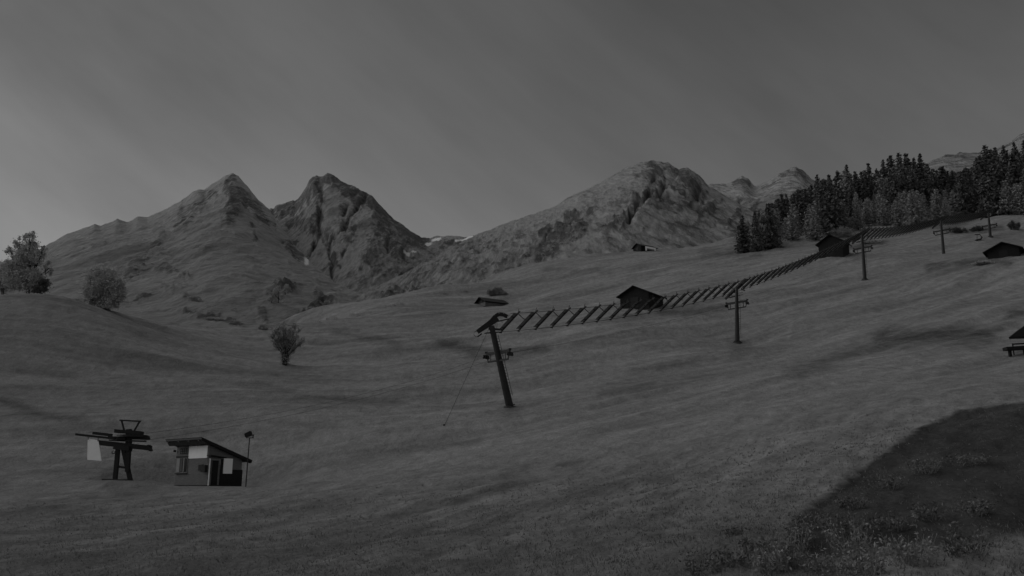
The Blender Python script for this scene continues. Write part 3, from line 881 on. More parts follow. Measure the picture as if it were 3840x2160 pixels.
# ------------------------------------------------------------------ bottom station
YS = 63.0
sb = at(455, 1803, 63.0)
YS = sb[1]
root = empty('lift_station', sb, 'dark steel bottom lift station with two legs and a beam top', 'lift station')


def sbar(name, a, b, w, h, mat='dark_steel', dy0=0.0, dy1=None, parent=None, **kw):
    dy1 = dy0 if dy1 is None else dy1
    return MB().bar(at(a[0], a[1], YS + dy0), at(b[0], b[1], YS + dy1), w, h, **kw).build(name, M[mat], parent or root)


sbar('foundation', (398, 1804), (475, 1806), 1.4, 0.30, 'concrete')
sbar('foundation', (470, 1808), (520, 1809), 0.9, 0.16, 'concrete')
sbar('leg', (431, 1806), (443, 1680), 0.26, 0.26)
sbar('leg', (490, 1806), (462, 1680), 0.26, 0.26)
sbar('leg', (478, 1770), (484, 1680), 0.30, 0.24, dy0=-0.1)
sbar('foot_plate', (474, 1803), (496, 1804), 0.5, 0.12)
sbar('brace', (436, 1748), (478, 1755), 0.16, 0.15)
sbar('main_beam', (369, 1660), (566, 1681), 0.45, 0.34)
sbar('beam_end_plate', (558, 1669), (566, 1691), 0.5, 0.12, dy0=-0.05)
sbar('head_block', (432, 1675), (490, 1683), 0.6, 0.34, dy0=-0.05)
sbar('carriage_rail', (410, 1641), (558, 1645), 0.5, 0.16)
sbar('carriage_rail', (412, 1651), (545, 1655), 0.4, 0.09, 'steel', dy0=-0.15)
sbar('guide_arm', (285, 1629), (432, 1645), 0.22, 0.15, dy0=-0.2)
sbar('guide_arm', (349, 1624), (420, 1632), 0.2, 0.20, dy0=0.3)
sbar('gearbox', (436, 1617), (532, 1624), 0.7, 0.24)
sbar('mast', (482, 1680), (484, 1610), 0.34, 0.34)
sbar('drive_motor', (445, 1642), (478, 1645), 0.7, 0.4)
sbar('top_frame_bar', (449, 1576), (528, 1580), 0.12, 0.1)
sbar('top_frame_post', (456, 1577), (467, 1618), 0.1, 0.1)
sbar('top_frame_post', (524, 1580), (502, 1618), 0.1, 0.1)
wc = at(492, 1636, YS)
MB().tube(wc - UP * 0.08 + LD * 0.1, wc + UP * 0.08 + LD * 0.1, 1.05, 1.05, 24).build('bull_wheel', M['dark_steel'], root)
sbar('roller_row', (525, 1641), (560, 1638), 0.16, 0.10, 'steel')
MB().path([at(425, 1690, YS - .2), at(420, 1697, YS - .2), at(422, 1703, YS - .2), at(429, 1700, YS - .2), at(431, 1692, YS - .2)], 0.035).build('cable_coil', M['cable'], root)
# white hanging board on the guide arm
P = [at(329, 1644, YS - .25), at(369, 1651, YS - .25), at(380, 1728, YS - .25), at(327, 1724, YS - .25)]
b0 = P[0]
mb = MB().hexa([p for p in P] + [p + V(0, 0.04, 0) for p in P])
o = empty('hanging_board', P[3], 'white tapered board hanging from the station guide arm', 'board')
mb.build('board_sheet', M['white'], o)
for q, y in ((331, 1640), (368, 1646)):
    MB().bar(at(q, y - 7, YS - .25), at(q, y + 9, YS - .25), 0.07, 0.07).build('hook', M['pale'], o)

# ------------------------------------------------------------------ operator hut
hc = at(775, 1824, 65.0)              # nearest corner, on its levelled plot
HA = math.radians(38)
hx = V(math.cos(HA), -math.sin(HA), 0); hy = V(math.sin(HA), math.cos(HA), 0)
W1, W2 = 4.2, 2.85
ho = hc - hx * W1                     # origin: left front corner
root = empty('operator_hut', ho, 'small wooden lift hut with slanting roof beside bottom station', 'hut')
zt = lambda y: 2.98 - 0.34 * y        # underside of roof
mb = MB(); mb.box(ho, hx, hy, UP, -0.04, W1 + 0.04, -0.04, W2 + 0.04, -0.6, 0.10); mb.build('plinth', M['hut_dark'], root)
core = MB()
P = []
for y0, y1 in ((0.06, W2 - 0.06),):
    for z in (0, 1):
        for a, b in ((0.06, y0), (W1 - 0.06, y0), (W1 - 0.06, y1), (0.06, y1)):
            P.append(ho + hx * a + hy * b + UP * (0.1 if z == 0 else zt(b) - 0.02))
wall = core.hexa(P).build('wall', M['hut_wood'], root)
worig = np.array(ho)
nb = 15
for i in range(nb):                    # front boards
    z0 = 0.1 + i * 0.193; z1 = z0 + 0.185
    pr = 0.012 + 0.006 * ((i * 7) % 3)
    MB().box(ho, hx, hy, UP, 0.0, W1, -pr, 0.058, z0, z1).build('board', M['hut_wood'], wall)
for i in range(14):                    # side boards, cut under the slanting roof
    z0 = 0.1 + i * 0.2; z1 = z0 + 0.192
    yb = min(W2, (2.96 - z1) / 0.34)
    if yb > 0.3:
        pr = 0.012 + 0.006 * ((i * 5) % 3)
        MB().box(ho, hx, hy, UP, W1 - 0.058, W1 + pr, 0.062, yb, z0, z1).build('board', M['hut_light'] if z0 > 1.15 else M['hut_wood'], wall)
# roof
mb = MB()
ya, yb = -0.95, W2 + 0.6
P = []
for dz in (0.0, 0.13):
    for a, b in ((-0.12, ya), (W1 + 0.35, ya), (W1 + 0.35, yb), (-0.12, yb)):
        P.append(ho + hx * a + hy * b + UP * (zt(b) + dz))
roof = mb.hexa(P).build('roof', M['hut_roof'], root)
P = []
for yy_, z_ in ((ya - 0.03, 0.15), (ya + 0.35, -0.34)):
    P += [ho + hx * -0.14 + hy * yy_ + UP * (zt(ya) + z_), ho + hx * (W1 + 0.37) + hy * yy_ + UP * (zt(ya) + z_), ho + hx * (W1 + 0.37) + hy * (yy_ + 0.05) + UP * (zt(ya) + z_), ho + hx * -0.14 + hy * (yy_ + 0.05) + UP * (zt(ya) + z_)]
MB().hexa(P).build('fascia', M['hut_roof'], roof)
mb = MB(); mb.bar(ho + hx * (W1 + 0.37) + hy * ya + UP * (zt(ya) + 0.03), ho + hx * (W1 + 0.37) + hy * yb + UP * (zt(yb) + 0.03), 0.04, 0.22); mb.build('verge_board', M['hut_dark'], roof)
for q in (0.1, 1.5, 2.8, 4.1):
    MB().bar(ho + hx * q + hy * (ya + 0.05) + UP * (zt(ya) - 0.05), ho + hx * q + hy * 0.0 + UP * (zt(0) - 0.05), 0.09, 0.1).build('rafter', M['hut_wood'], roof)
mb = MB(); mb.bar(ho + hx * (W1 - 0.1) + hy * (W2 + 0.1) + UP * (zt(W2) - 0.06), ho + hx * (W1 + 0.36) + hy * (yb - 0.1) + UP * (zt(yb) - 0.05), 0.3, 0.12); mb.build('gutter_end', M['hut_dark'], roof)


def fbox(name, x0, x1, z0, z1, d0, d1, mat, parent=None):
    return MB().box(ho, hx, hy, UP, x0, x1, -d1, -d0, z0, z1).build(name, M[mat], parent or root)


def rbox(name, y0, y1, z0, z1, d0, d1, mat, parent=None):
    return MB().box(ho, hx, hy, UP, W1 + d0, W1 + d1, y0, y1, z0, z1).build(name, M[mat], parent or root)


fbox('sign_board', 1.68, 4.04, 2.02, 2.92, 0.03, 0.07, 'white')
w = fbox('window', 0.15, 1.62, 0.98, 2.12, 0.026, 0.06, 'hut_wood')
fbox('pane', 0.66, 1.05, 1.06, 2.04, 0.061, 0.07, 'glass', w)
fbox('pane', 1.24, 1.55, 1.06, 2.04, 0.061, 0.07, 'glass', w)
fbox('shutter', 0.2, 0.62, 1.04, 2.06, 0.061, 0.09, 'pale', w)
fbox('curtain', 0.68, 0.95, 1.08, 2.02, 0.071, 0.076, 'curtain', w)
fbox('mullion', 1.09, 1.2, 1.02, 2.08, 0.061, 0.09, 'pale', w)
fbox('sill', 0.1, 1.68, 0.92, 0.97, 0.03, 0.14, 'hut_dark', w)
fbox('lintel', 0.07, 1.7, 2.13, 2.21, 0.03, 0.11, 'hut_dark', w)
lat = empty('wire_rack', (0, 0, 0)); lat.parent = root
mb = MB()
for z in (2.42, 2.58, 2.74):
    mb.box(ho, hx, hy, UP, 0.58, 1.48, -0.10, -0.07, z - 0.018, z + 0.018)
for x in (0.67, 0.92, 1.16, 1.4):
    mb.box(ho, hx, hy, UP, x - 0.018, x + 0.018, -0.125, -0.102, 2.36, 2.8)
COL.objects.unlink(lat); bpy.data.objects.remove(lat)
mb.build('wire_rack', M['hut_dark'], root)
p = ho + hx * -0.12 + hy * -0.12 + UP * 2.62
MB().tube(p - UP * 0.08, p + UP * 0.08, 0.10, 0.10, 10).build('wall_lamp', M['hut_dark'], root)
fbox('meter_box', 3.2, 3.68, 1.12, 1.55, 0.03, 0.16, 'hut_dark')
fbox('letter_box', 3.71, 4.20, 1.02, 1.50, 0.03, 0.26, 'hut_dark')
dr = rbox('door', 0.29, 0.80, 0.06, 1.84, 0.03, 0.05, 'hut_dark')
rbox('door_jamb', 0.03, 0.11, 0.06, 1.98, 0.03, 0.09, 'white', dr)
rbox('door_jamb', 0.86, 0.96, 1.55, 1.98, 0.03, 0.09, 'pale', dr)
rbox('door_head', 0.112, 0.96, 1.86, 1.98, 0.03, 0.085, 'pale', dr)
rbox('door_post', 0.115, 0.285, 0.9, 1.85, 0.028, 0.06, 'curtain', dr)
rbox('door_handle', 0.32, 0.36, 0.95, 1.08, 0.052, 0.1, 'steel', dr)
rbox('notice', -0.22, 0.04, 1.66, 1.92, 0.02, 0.05, 'pale')
MB().bar(ho + hx * (W1 + 0.28) + hy * -0.2 + UP * 2.2, ho + hx * (W1 + 0.28) + hy * 1.15 + UP * 2.05, 0.5, 0.06).build('door_canopy', M['hut_dark'], root)
rbox('dark_panel', 0.98, W2 + 0.05, 0.02, 1.22, 0.032, 0.07, 'hut_dark')  # dark panels over the lower right wall and beside the notice board
rbox('dark_panel', 1.0, 1.40, 1.225, 1.95, 0.032, 0.07, 'hut_dark')
rbox('notice_board', 1.2, 1.96, 0.92, 2.02, 0.072, 0.12, 'white')
# floodlight mast behind the hut
fb = hit(921, 1826, 45, 90)
ft = at(936, 1642, fb[1] + 0.3)
root = empty('floodlight_mast', fb, 'thin pole with dark floodlight head at the right of the hut', 'floodlight')
MB().tube(fb - UP * 0.4, ft, 0.045, 0.035, 8).build('pole', M['dark_steel'], root)
MB().bar(ft + V(-0.25, 0, 0.0), ft + V(0.3, 0, 0.0), 0.05).build('bracket', M['dark_steel'], root)
hd = MB(); hd.bar(ft + V(-0.3, 0, 0.16), ft + V(0.12, -0.05, 0.32), 0.34, 0.26, w1=0.3, h1=0.34); hd.build('lamp_head', M['hut_dark'], root)
MB().bar(ft + V(0.22, 0, 0.0), ft + V(0.27, 0, 0.24), 0.06).build('sensor', M['dark_steel'], root)


# ------------------------------------------------------------------ barns
def barn(px, py, y0, y1, wid, dep, hw, rise, label, yaw=37, stone=False, over=0.55, sink=0.5, extra=None, name='hay_barn', roofm='roof', wallm='dark_wood'):
    c = hit(px, py, y0, y1)            # middle of the gable foot
    a = math.radians(yaw)
    dy = V(math.sin(a), math.cos(a), 0); dx = V(math.cos(a), -math.sin(a), 0)
    root = empty(name, c, label, 'barn')
    o = c - dx * wid / 2
    zb = -sink
    zs = 0.55 if stone else 0.0
    w = MB().box(o, dx, dy, UP, 0.0, wid, 0.0, dep, zs, hw).build('wall', M[wallm], root)
    nlog = max(5, int((hw - zs) / 0.28))
    lg = MB()
    for k in range(nlog):
        z = zs + (k + 0.5) * (hw - zs) / nlog; h = (hw - zs) / nlog * 0.86
        lg.box(o, dx, dy, UP, -0.12, wid + 0.12, -0.035, -0.002, z - h / 2, z + h / 2)
        lg.box(o, dx, dy, UP, wid + 0.002, wid + 0.035, -0.12, dep + 0.12, z - h / 2 + 0.03, z + h / 2 + 0.03)
    q = lg.build('log_courses', M[wallm], w); tag(q, kind='stuff')
    MB().box(o, dx, dy, UP, -0.06, wid + 0.06, -0.06, dep + 0.06, zb, zs).build('stone_base' if stone else 'foundation', M['plaster'] if stone else M[wallm], root)
    g = MB(); b = len(g.v)
    P = [o + UP * hw + dy * 0.01, o + dx * wid + UP * hw + dy * 0.01, o + dx * wid / 2 + UP * (hw + rise) + dy * 0.01]
    P += [p + dy * (dep - 0.02) for p in P]
    g.v += [tuple(p) for p in P]; g.f += [(0, 1, 2), (5, 4, 3), (0, 3, 4, 1), (1, 4, 5, 2), (2, 5, 3, 0)]
    g.build('gable', M[wallm], root)
    sl = rise / (wid / 2)
    for s in (-1, 1):
        r = MB(); P = []
        for dz in (0.03, 0.17):
            ridge = o + dx * (wid / 2 + s * 0.004) + UP * (hw + rise + dz)
            eave = o + dx * (wid / 2 + s * (wid / 2 + over)) + UP * (hw - over * sl + dz)
            P += [ridge - dy * over, eave - dy * over, eave + dy * (dep + over), ridge + dy * (dep + over)]
        ro = r.hexa(P).build('roof_side', M[roofm], root)
        e = o + dx * (wid / 2 + s * (wid / 2 + over)) + UP * (hw - over * sl + 0.06)
        MB().bar(e - dy * (over + 0.03), e + dy * (dep + over + 0.03), 0.07, 0.16).build('eave_board', M[wallm], ro)
    MB().box(o, dx, dy, UP, wid * 0.36, wid * 0.64, -0.07, -0.037, max(zs, 0.15), max(zs, 0.15) + min(1.9, hw * 0.75)).build('door', M['hut_dark'], root)
    if extra: extra(root, o, dx, dy, wid, dep, hw)
    return root


barn(2381, 1158, 110, 190, 5.6, 5.2, 2.6, 1.35, 'dark timber barn standing behind the near row of solar wings')
barn(3118, 962, 150, 230, 5.0, 4.6, 3.2, 1.5, 'dark timber barn beside the upper solar row below the wood')
barn(3765, 966, 120, 180, 4.8, 6.0, 1.5, 1.1, 'low dark barn cut off by the right edge of the picture', over=0.7)
barn(1803, 1146, 180, 260, 4.6, 6.2, 0.8, 1.15, 'low dark-roofed hut sunk in the slope left of the leaning tower', stone=True, over=0.6, yaw=58)


def pale_front(root, o, dx, dy, wid, dep, hw):
    x = wid + 0.60
    MB().box(o, dx, dy, UP, x, x + 0.1, 1.2, 5.4, 0.75, 1.30).build('pale_lintel', M['white'], root)
    MB().box(o, dx, dy, UP, x, x + 0.1, 1.2, 1.75, -0.1, 0.745).build('pale_post', M['white'], root)
    MB().box(o, dx, dy, UP, x, x + 0.1, 4.85, 5.4, -0.1, 0.745).build('pale_post', M['white'], root)
    MB().box(o, dx, dy, UP, x + 0.02, x + 0.06, 1.76, 4.84, 0.40, 0.74).build('panel', M['pale'], root)


barn(2390, 943, 240, 360, 3.6, 6.0, 1.45, 0.95, 'far dark hut with a white framed front high on the meadow', extra=pale_front, over=0.45, yaw=58)

# shed and trough at the right edge
c = hit(3850, 1318, 60, 110)
YE = c[1]
root = empty('field_shed', c, 'black roofed shed peeking in at the right picture edge', 'shed')
pr = lambda x, y, d=0: at(x, y, YE + d)
MB().hexa([pr(3782, 1266, -.6), pr(3900, 1262, -.6), pr(3900, 1262, 2.4), pr(3782, 1266, 2.4), pr(3812, 1241, 0.2), pr(3900, 1180, 0.4), pr(3900, 1180, 1.4), pr(3812, 1241, 1.4)]).build('roof', M['roof'], root)
MB().bar(pr(3784, 1267, -.62), pr(3902, 1264, -.62), 0.06, 0.2).build('eave_board', M['dark_wood'], root)
MB().hexa([pr(3848, 1330, 0), pr(3900, 1332, 0), pr(3900, 1332, 2), pr(3848, 1330, 2), pr(3848, 1266, 0), pr(3900, 1264, 0), pr(3900, 1264, 2), pr(3848, 1266, 2)]).build('wall', M['dark_wood'], root)
c2 = hit(3800, 1330, 50, 110); Y2 = min(c2[1], YE - 1.2)
c2 = V(at(3800, 1330, Y2)[0], Y2, gz(at(3800, 1330, Y2)[0], Y2))
root = empty('timber_trough', c2, 'long dark timber trough in front of the edge shed', 'trough')
MB().bar(at(3768, 1309, Y2), at(3905, 1300, Y2), 0.7, 0.30).build('trough_body', M['dark_wood'], root)
MB().bar(at(3796, 1291, Y2 + .4), at(3905, 1284, Y2 + .4), 0.12, 0.12).build('rail', M['dark_wood'], root)
for x in (3785, 3842, 3890):
    q = at(x, 1306, Y2); MB().bar(q, V(q[0], q[1], gz(q[0], q[1]) - 0.2), 0.22, 0.22).build('leg', M['dark_wood'], root)
    q = at(x + 12, 1288, Y2 + .4); MB().bar(q, V(q[0], q[1], gz(q[0], q[1]) - 0.2), 0.08, 0.08).build('rail_post', M['dark_wood'], root)
# small parked frame on the upper slope
c = hit(3668, 903, 150, 240)
root = empty('tow_bar_rack', c, 'small dark metal frame on the grass between upper lift towers', 'rack')
q = lambda x, y, d=0: at(x, y, c[1] + d)
MB().bar(q(3658, 901), q(3677, 897), 0.5, 0.22).build('skid', M['dark_steel'], root)
MB().bar(q(3656, 880), q(3674, 880), 0.4, 0.16).build('top_bar', M['dark_steel'], root)
MB().bar(q(3677, 899), q(3683, 888), 0.16, 0.3).build('side_plate', M['dark_steel'], root)
MB().bar(q(3664, 899), q(3664, 881), 0.08, 0.08).build('upright', M['dark_steel'], root)
MB().bar(q(3674, 880), q(3682, 889), 0.1, 0.1).build('stay', M['dark_steel'], root)

# ------------------------------------------------------------------ trees
rng = np.random.default_rng(4)


def leaf_tris(C, size, rng, up=0.3, aspect=0.55):
    """one small leaf-shaped quad per centre, turned at random"""
    n = len(C)
    a = rng.normal(size=(n, 3)); a /= np.linalg.norm(a, axis=1)[:, None]
    b = rng.normal(size=(n, 3)); b -= a * np.sum(a * b, 1)[:, None]; b /= np.linalg.norm(b, axis=1)[:, None]
    s = size * rng.uniform(0.6, 1.3, n)[:, None]
    P = np.stack([C - a * s, C + b * s * aspect, C + a * s, C - b * s * aspect], 1).reshape(-1, 3)
    Fq = np.arange(4 * n).reshape(n, 4)
    return P, Fq


def conifer_mesh(seed, width, n_whorl, pale):
    """crown of height 1, base at 0; drooping branches with needle sprays"""
    r = np.random.default_rng(seed)
    Cs = []
    for k in range(n_whorl):
        h = 0.07 + 0.92 * (k + r.uniform(-.2, .2)) / n_whorl
        rad = width * (1 - h) ** (0.72 if not pale else 0.62) * (0.75 + 0.5 * r.random()) + 0.008
        nbr = int(5 + 5 * (1 - h))
        a0 = r.random() * 6.28
        for j in range(nbr):
            ang = a0 + 6.283 * j / nbr + r.uniform(-.3, .3)
            ln = rad * r.uniform(0.65, 1.15)
            m = max(3, int(ln / width * (13 if not pale else 15)))
            t = (np.arange(m) + r.random(m)) / m
            sag = (-0.22 if not pale else -0.05) * ln
            x = np.cos(ang) * ln * t; y = np.sin(ang) * ln * t
            z = h + sag * t ** 1.5 + r.normal(0, 0.010, m)
            x = x + r.normal(0, 0.018, m) * (1 - h); y = y + r.normal(0, 0.018, m) * (1 - h)
            Cs.append(np.stack([x, y, z], 1))
    C = np.concatenate(Cs)
    return leaf_tris(C, 0.034 if not pale else 0.03, r, aspect=0.6)


def trunk_mesh(name, r0, h, mat, n=7):
    mb = MB().tube(V(0, 0, -0.04), V(0, 0, h), r0, r0 * 0.12, n)
    me = bpy.data.meshes.new(name); me.from_pydata(mb.v, [], mb.f); me.materials.append(mat)
    return me


SPR = []; LAR = []
for k in range(5):
    P, Fq = conifer_mesh(100 + k, 0.21 + 0.03 * (k % 3), 24, False)
    SPR.append(mesh_np('spruce_crown', P, Fq, M['spruce']))
for k in range(4):
    P, Fq = conifer_mesh(200 + k, 0.25 + 0.03 * (k % 3), 22, True)
    LAR.append(mesh_np('larch_crown', P, Fq, M['larch']))
TRK = trunk_mesh('conifer_trunk', 0.018, 0.97, M['bark'])


def conifer(x, y, h, kind, label, group, k):
    z = gz(x, y)
    root = empty('larch_tree' if kind else 'spruce_tree', (x, y, z), label, 'tree', group)
    me = (LAR if kind else SPR)[k % (4 if kind else 5)]
    wsc = h * rng.uniform(0.9, 1.25)
    for nm, m_ in (('trunk', TRK), ('crown', me)):
        o = link(nm, m_, root)
        o.scale = (wsc, wsc, h)
        o.rotation_euler = (0, 0, rng.uniform(0, 6.28))
    return root


SKY = [(2740, 860), (2782, 805), (2830, 790), (2880, 760), (2930, 722), (2990, 705), (3040, 690), (3063, 652), (3085, 668), (3107, 650), (3140, 640), (3173, 615), (3205, 640), (3230, 640), (3255, 608), (3285, 632), (3310, 596), (3337, 580), (3368, 570), (3395, 570), (3425, 590), (3448, 573), (3475, 612), (3496, 630), (3527, 620), (3570, 640), (3620, 625), (3660, 590), (3691, 542), (3730, 548), (3762, 545), (3800, 530), (3838, 522), (3900, 500), (4000, 480)]
sx = np.array([p[0] for p in SKY], float); sy = np.array([p[1] for p in SKY], float)
GRP = 'conifers of the wood on the right'
ONES = ['', 'first', 'second', 'third', 'fourth', 'fifth', 'sixth', 'seventh', 'eighth', 'ninth', 'tenth', 'eleventh', 'twelfth', 'thirteenth', 'fourteenth', 'fifteenth', 'sixteenth', 'seventeenth', 'eighteenth', 'nineteenth']


def ordinal(k):
    if k < 20: return ONES[k]
    if k % 10 == 0: return {20: 'twentieth', 30: 'thirtieth', 40: 'fortieth'}[k]
    return {2: 'twenty-', 3: 'thirty-', 4: 'forty-'}[k // 10] + ONES[k % 10]


def wood_zone(px):
    for lim_, nm in ((2960, 'the left end of the wood'), (3080, 'the wood left of the upper barn'), (3250, 'the wood above the upper barn'), (3400, 'the wood right of the third tower'), (3540, 'the wood left of the fourth tower'), (3680, 'the wood between the two farthest towers'), (3800, 'the wood above the right barn')):
        if px < lim_: return nm
    return 'the wood at the right picture edge'


n = 0
for px, py in SKY[1:]:                  # the trees that make the wood's skyline
    if px < 3000: Yd = 290 + (px - 2780) * 0.1
    elif px < 3480: Yd = 330
    else: Yd = 350 if px < 3650 else 300
    best = None
    for Yq in np.linspace(Yd - 60, Yd + 90, 16):
        top = at(px, py, Yq); h = top[2] - gz(top[0], Yq)
        if best is None or abs(h - 17) < abs(best[1] - 17): best = (Yq, h, top)
    Yq, h, top = best
    if 5 < h < 34:
        conifer(top[0], Yq, h, 0, 'tall dark spruce on the wood skyline, %s tip from the left' % ordinal(n + 1), 'skyline spruces of the wood', n); n += 1
placed = []
tries = 0
while len(placed) < 235 and tries < 14000:
    tries += 1
    px = rng.uniform(2790, 4050)
    lo = 234
    Yd = lo + 130 * rng.random() ** 1.9
    if px > 3600: Yd = 228 + 130 * rng.random() ** 1.2
    x = (px - 1920) / F * Yd * 1.0
    z = gz(x, Yd)
    bx_, by_ = proj(np.array([x]), np.array([Yd]), np.array([z])); bx_, by_ = float(bx_[0]), float(by_[0])
    lim = np.interp(bx_, [2700, 2850, 3080, 3150, 3300, 3540, 3660, 3720, 3840, 4100], [900, 938, 897, 872, 858, 842, 812, 818, 822, 800])
    if by_ > lim: continue
    if any((x - a) ** 2 + (Yd - b) ** 2 < 6.0 for a, b in placed): continue
    front = by_ > lim - 42
    if bx_ < 3080: front = by_ > lim - 62
    kind = 1 if (front and rng.random() < (0.96 if bx_ < 3080 else 0.85)) or rng.random() < 0.13 else 0
    h = rng.uniform(7, 11) if kind and front else rng.uniform(10, 19)
    if px < 2900: h *= 0.62
    tx, ty = proj(np.array([x]), np.array([Yd]), np.array([z + h]))
    ls = np.interp(float(tx[0]), sx, sy)
    if ty[0] < ls + 6:
        h *= max(0.3, (by_ - ls - 8) / (by_ - ty[0]))
    if h < 3.5: continue
    placed.append((x, Yd))
    zn = wood_zone(bx_)
    if kind and front: lb, gr = 'pale feathery larch on the lower edge of ' + zn, 'edge larches, ' + zn
    elif kind: lb, gr = 'pale larch standing deep inside ' + zn, 'inner larches, ' + zn
    elif by_ > lim - 50: lb, gr = 'dark spruce in the front rows of ' + zn, 'front spruces, ' + zn
    else: lb, gr = 'dark spruce in the back rows of ' + zn, 'back spruces, ' + zn
    conifer(x, Yd, h, kind, lb, gr, len(placed))
print('conifers', n + len(placed))
q = hit(2782, 872); conifer(q[0], q[1], 5.2, 0, 'lone small spruce at the left tip of the wood', None, 1)


def broadleaf(name, base, blobs, nleaf, size, mat, label, cat='tree', group=None, limbs=True, seed=0, rt=0.16):
    """blobs: (dx, dy, dz, rx, ry, rz) lumps of foliage around the base"""
    r = np.random.default_rng(seed)
    root = empty(name, base, label, cat, group)
    tot = sum(b[3] * b[4] * b[5] for b in blobs)
    Cs = []
    tr = MB()
    if limbs:
        hmax = max(b[2] for b in blobs)
        tr.tube(V(0, 0, -0.4), V(0, 0, hmax * 0.45), rt, rt * 0.7, 8)
    for b in blobs:
        m = int(nleaf * b[3] * b[4] * b[5] / tot) + 30
        nc = max(5, int(m / 55))
        d = r.normal(size=(nc, 3)); d /= np.linalg.norm(d, axis=1)[:, None]
        cc = d * (r.uniform(0.45, 1.0, nc) ** 0.6)[:, None]
        idx = r.integers(0, nc, m)
        p = cc[idx] + r.normal(0, 0.17, (m, 3)) * (1 + 0.9 * (r.random((m, 1)) < 0.12))
        Cs.append(p * np.array(b[3:6]) + np.array(b[:3]))
        if limbs:
            tgt = np.array(b[:3])
            tr.tube(V(0, 0, hmax * 0.25), tgt, rt * 0.55, rt * 0.2, 6)
            for j in range(4):
                tr.tube(tgt * 0.8 + V(0, 0, 0), tgt + cc[j % nc] * np.array(b[3:6]) * 0.9, rt * 0.22, rt * 0.05, 5)
    C = np.concatenate(Cs)
    C[:, 2] = np.maximum(C[:, 2], 0.05)
    P, Fq = leaf_tris(C, size, r, aspect=0.6)
    if limbs: tr.build('trunk', M['bark'], root, origin=np.zeros(3))
    link('crown', mesh_np('crown', P, Fq, mat), root)
    return root


def s2m(px, Y):
    return px * Y / F


# left edge: tall lobed tree, low dark bush at its foot, small one at the picture edge; then the rounded bush below
Yt = 128.0
x = at(105, 1095, Yt)[0]; z = gz(x, Yt); b = V(x, Yt, z)
k = Yt / F


def lobe(px, py, rx, rz, ry=None, ref=None):
    p = at(px, py, ref[1]) - ref
    return (p[0], random.uniform(-0.8, 0.8), p[2], rx * ref[1] / F, (ry or rx) * ref[1] / F, rz * ref[1] / F)


random.seed(3)
broadleaf('broadleaf_tree', b, [lobe(118, 890, 22, 22, ref=b), lobe(72, 915, 20, 26, ref=b), lobe(120, 935, 30, 34, ref=b), lobe(36, 938, 20, 14, ref=b), lobe(85, 975, 42, 40, ref=b), lobe(150, 970, 26, 34, ref=b), lobe(40, 1000, 24, 28, ref=b), lobe(60, 1040, 52, 40, ref=b), lobe(115, 1050, 48, 44, ref=b), lobe(170, 935, 12, 12, ref=b), lobe(175, 1000, 18, 26, ref=b)],
          20000, 0.13, M['leaf_dark'], 'tall many-lobed broadleaf tree on the knoll at the left edge', seed=1, rt=0.3)
b2 = V(at(165, 1092, 121)[0], 121, 0); b2[2] = gz(b2[0], 121)
broadleaf('low_shrub', b2, [lobe(160, 1070, 26, 26, ref=b2), lobe(140, 1082, 26, 16, ref=b2)], 2200, 0.13, M['spruce'], 'low dark shrub at the foot of the tall left tree', 'shrub', limbs=False, seed=2)
b3 = V(at(15, 1095, 134)[0], 134, 0); b3[2] = gz(b3[0], 134)
broadleaf('broadleaf_tree', b3, [lobe(8, 1010, 22, 24, ref=b3), lobe(15, 1055, 34, 40, ref=b3), lobe(-20, 1050, 34, 44, ref=b3)], 8000, 0.13, M['leaf_dark'], 'smaller leafy tree cut by the left picture edge', seed=3, rt=0.2)
b4 = V(at(390, 1170, 126)[0], 126, 0); b4[2] = gz(b4[0], 126)
broadleaf('round_bush', b4, [lobe(350, 1035, 28, 36, ref=b4), lobe(400, 1045, 42, 40, ref=b4), lobe(360, 1090, 42, 46, ref=b4), lobe(420, 1095, 40, 44, ref=b4), lobe(400, 1140, 36, 30, ref=b4), lobe(345, 1130, 20, 20, ref=b4), lobe(440, 1070, 20, 30, ref=b4)], 22000, 0.115, M['leaf_dark'], 'large rounded bush on the shoulder of the left knoll', seed=4, rt=0.22)
for i, (px, py, rx, rz) in enumerate([(295, 1098, 20, 12), (250, 1092, 18, 8), (205, 1094, 16, 7)]):
    q = V(at(px, py, 120)[0], 120, 0); q[2] = gz(q[0], 120)
    broadleaf('low_shrub', q, [(0, 0, 0.25, rx * 120 / F, 0.6, rz * 120 / F)], 700, 0.12, M['leaf_dark'], ['low shrub on the knoll crest nearest the rounded bush', 'middle of three low shrubs along the knoll crest', 'low shrub on the crest nearest the tall left tree'][i], 'shrub', 'low shrubs on the knoll crest', limbs=False, seed=10 + i)

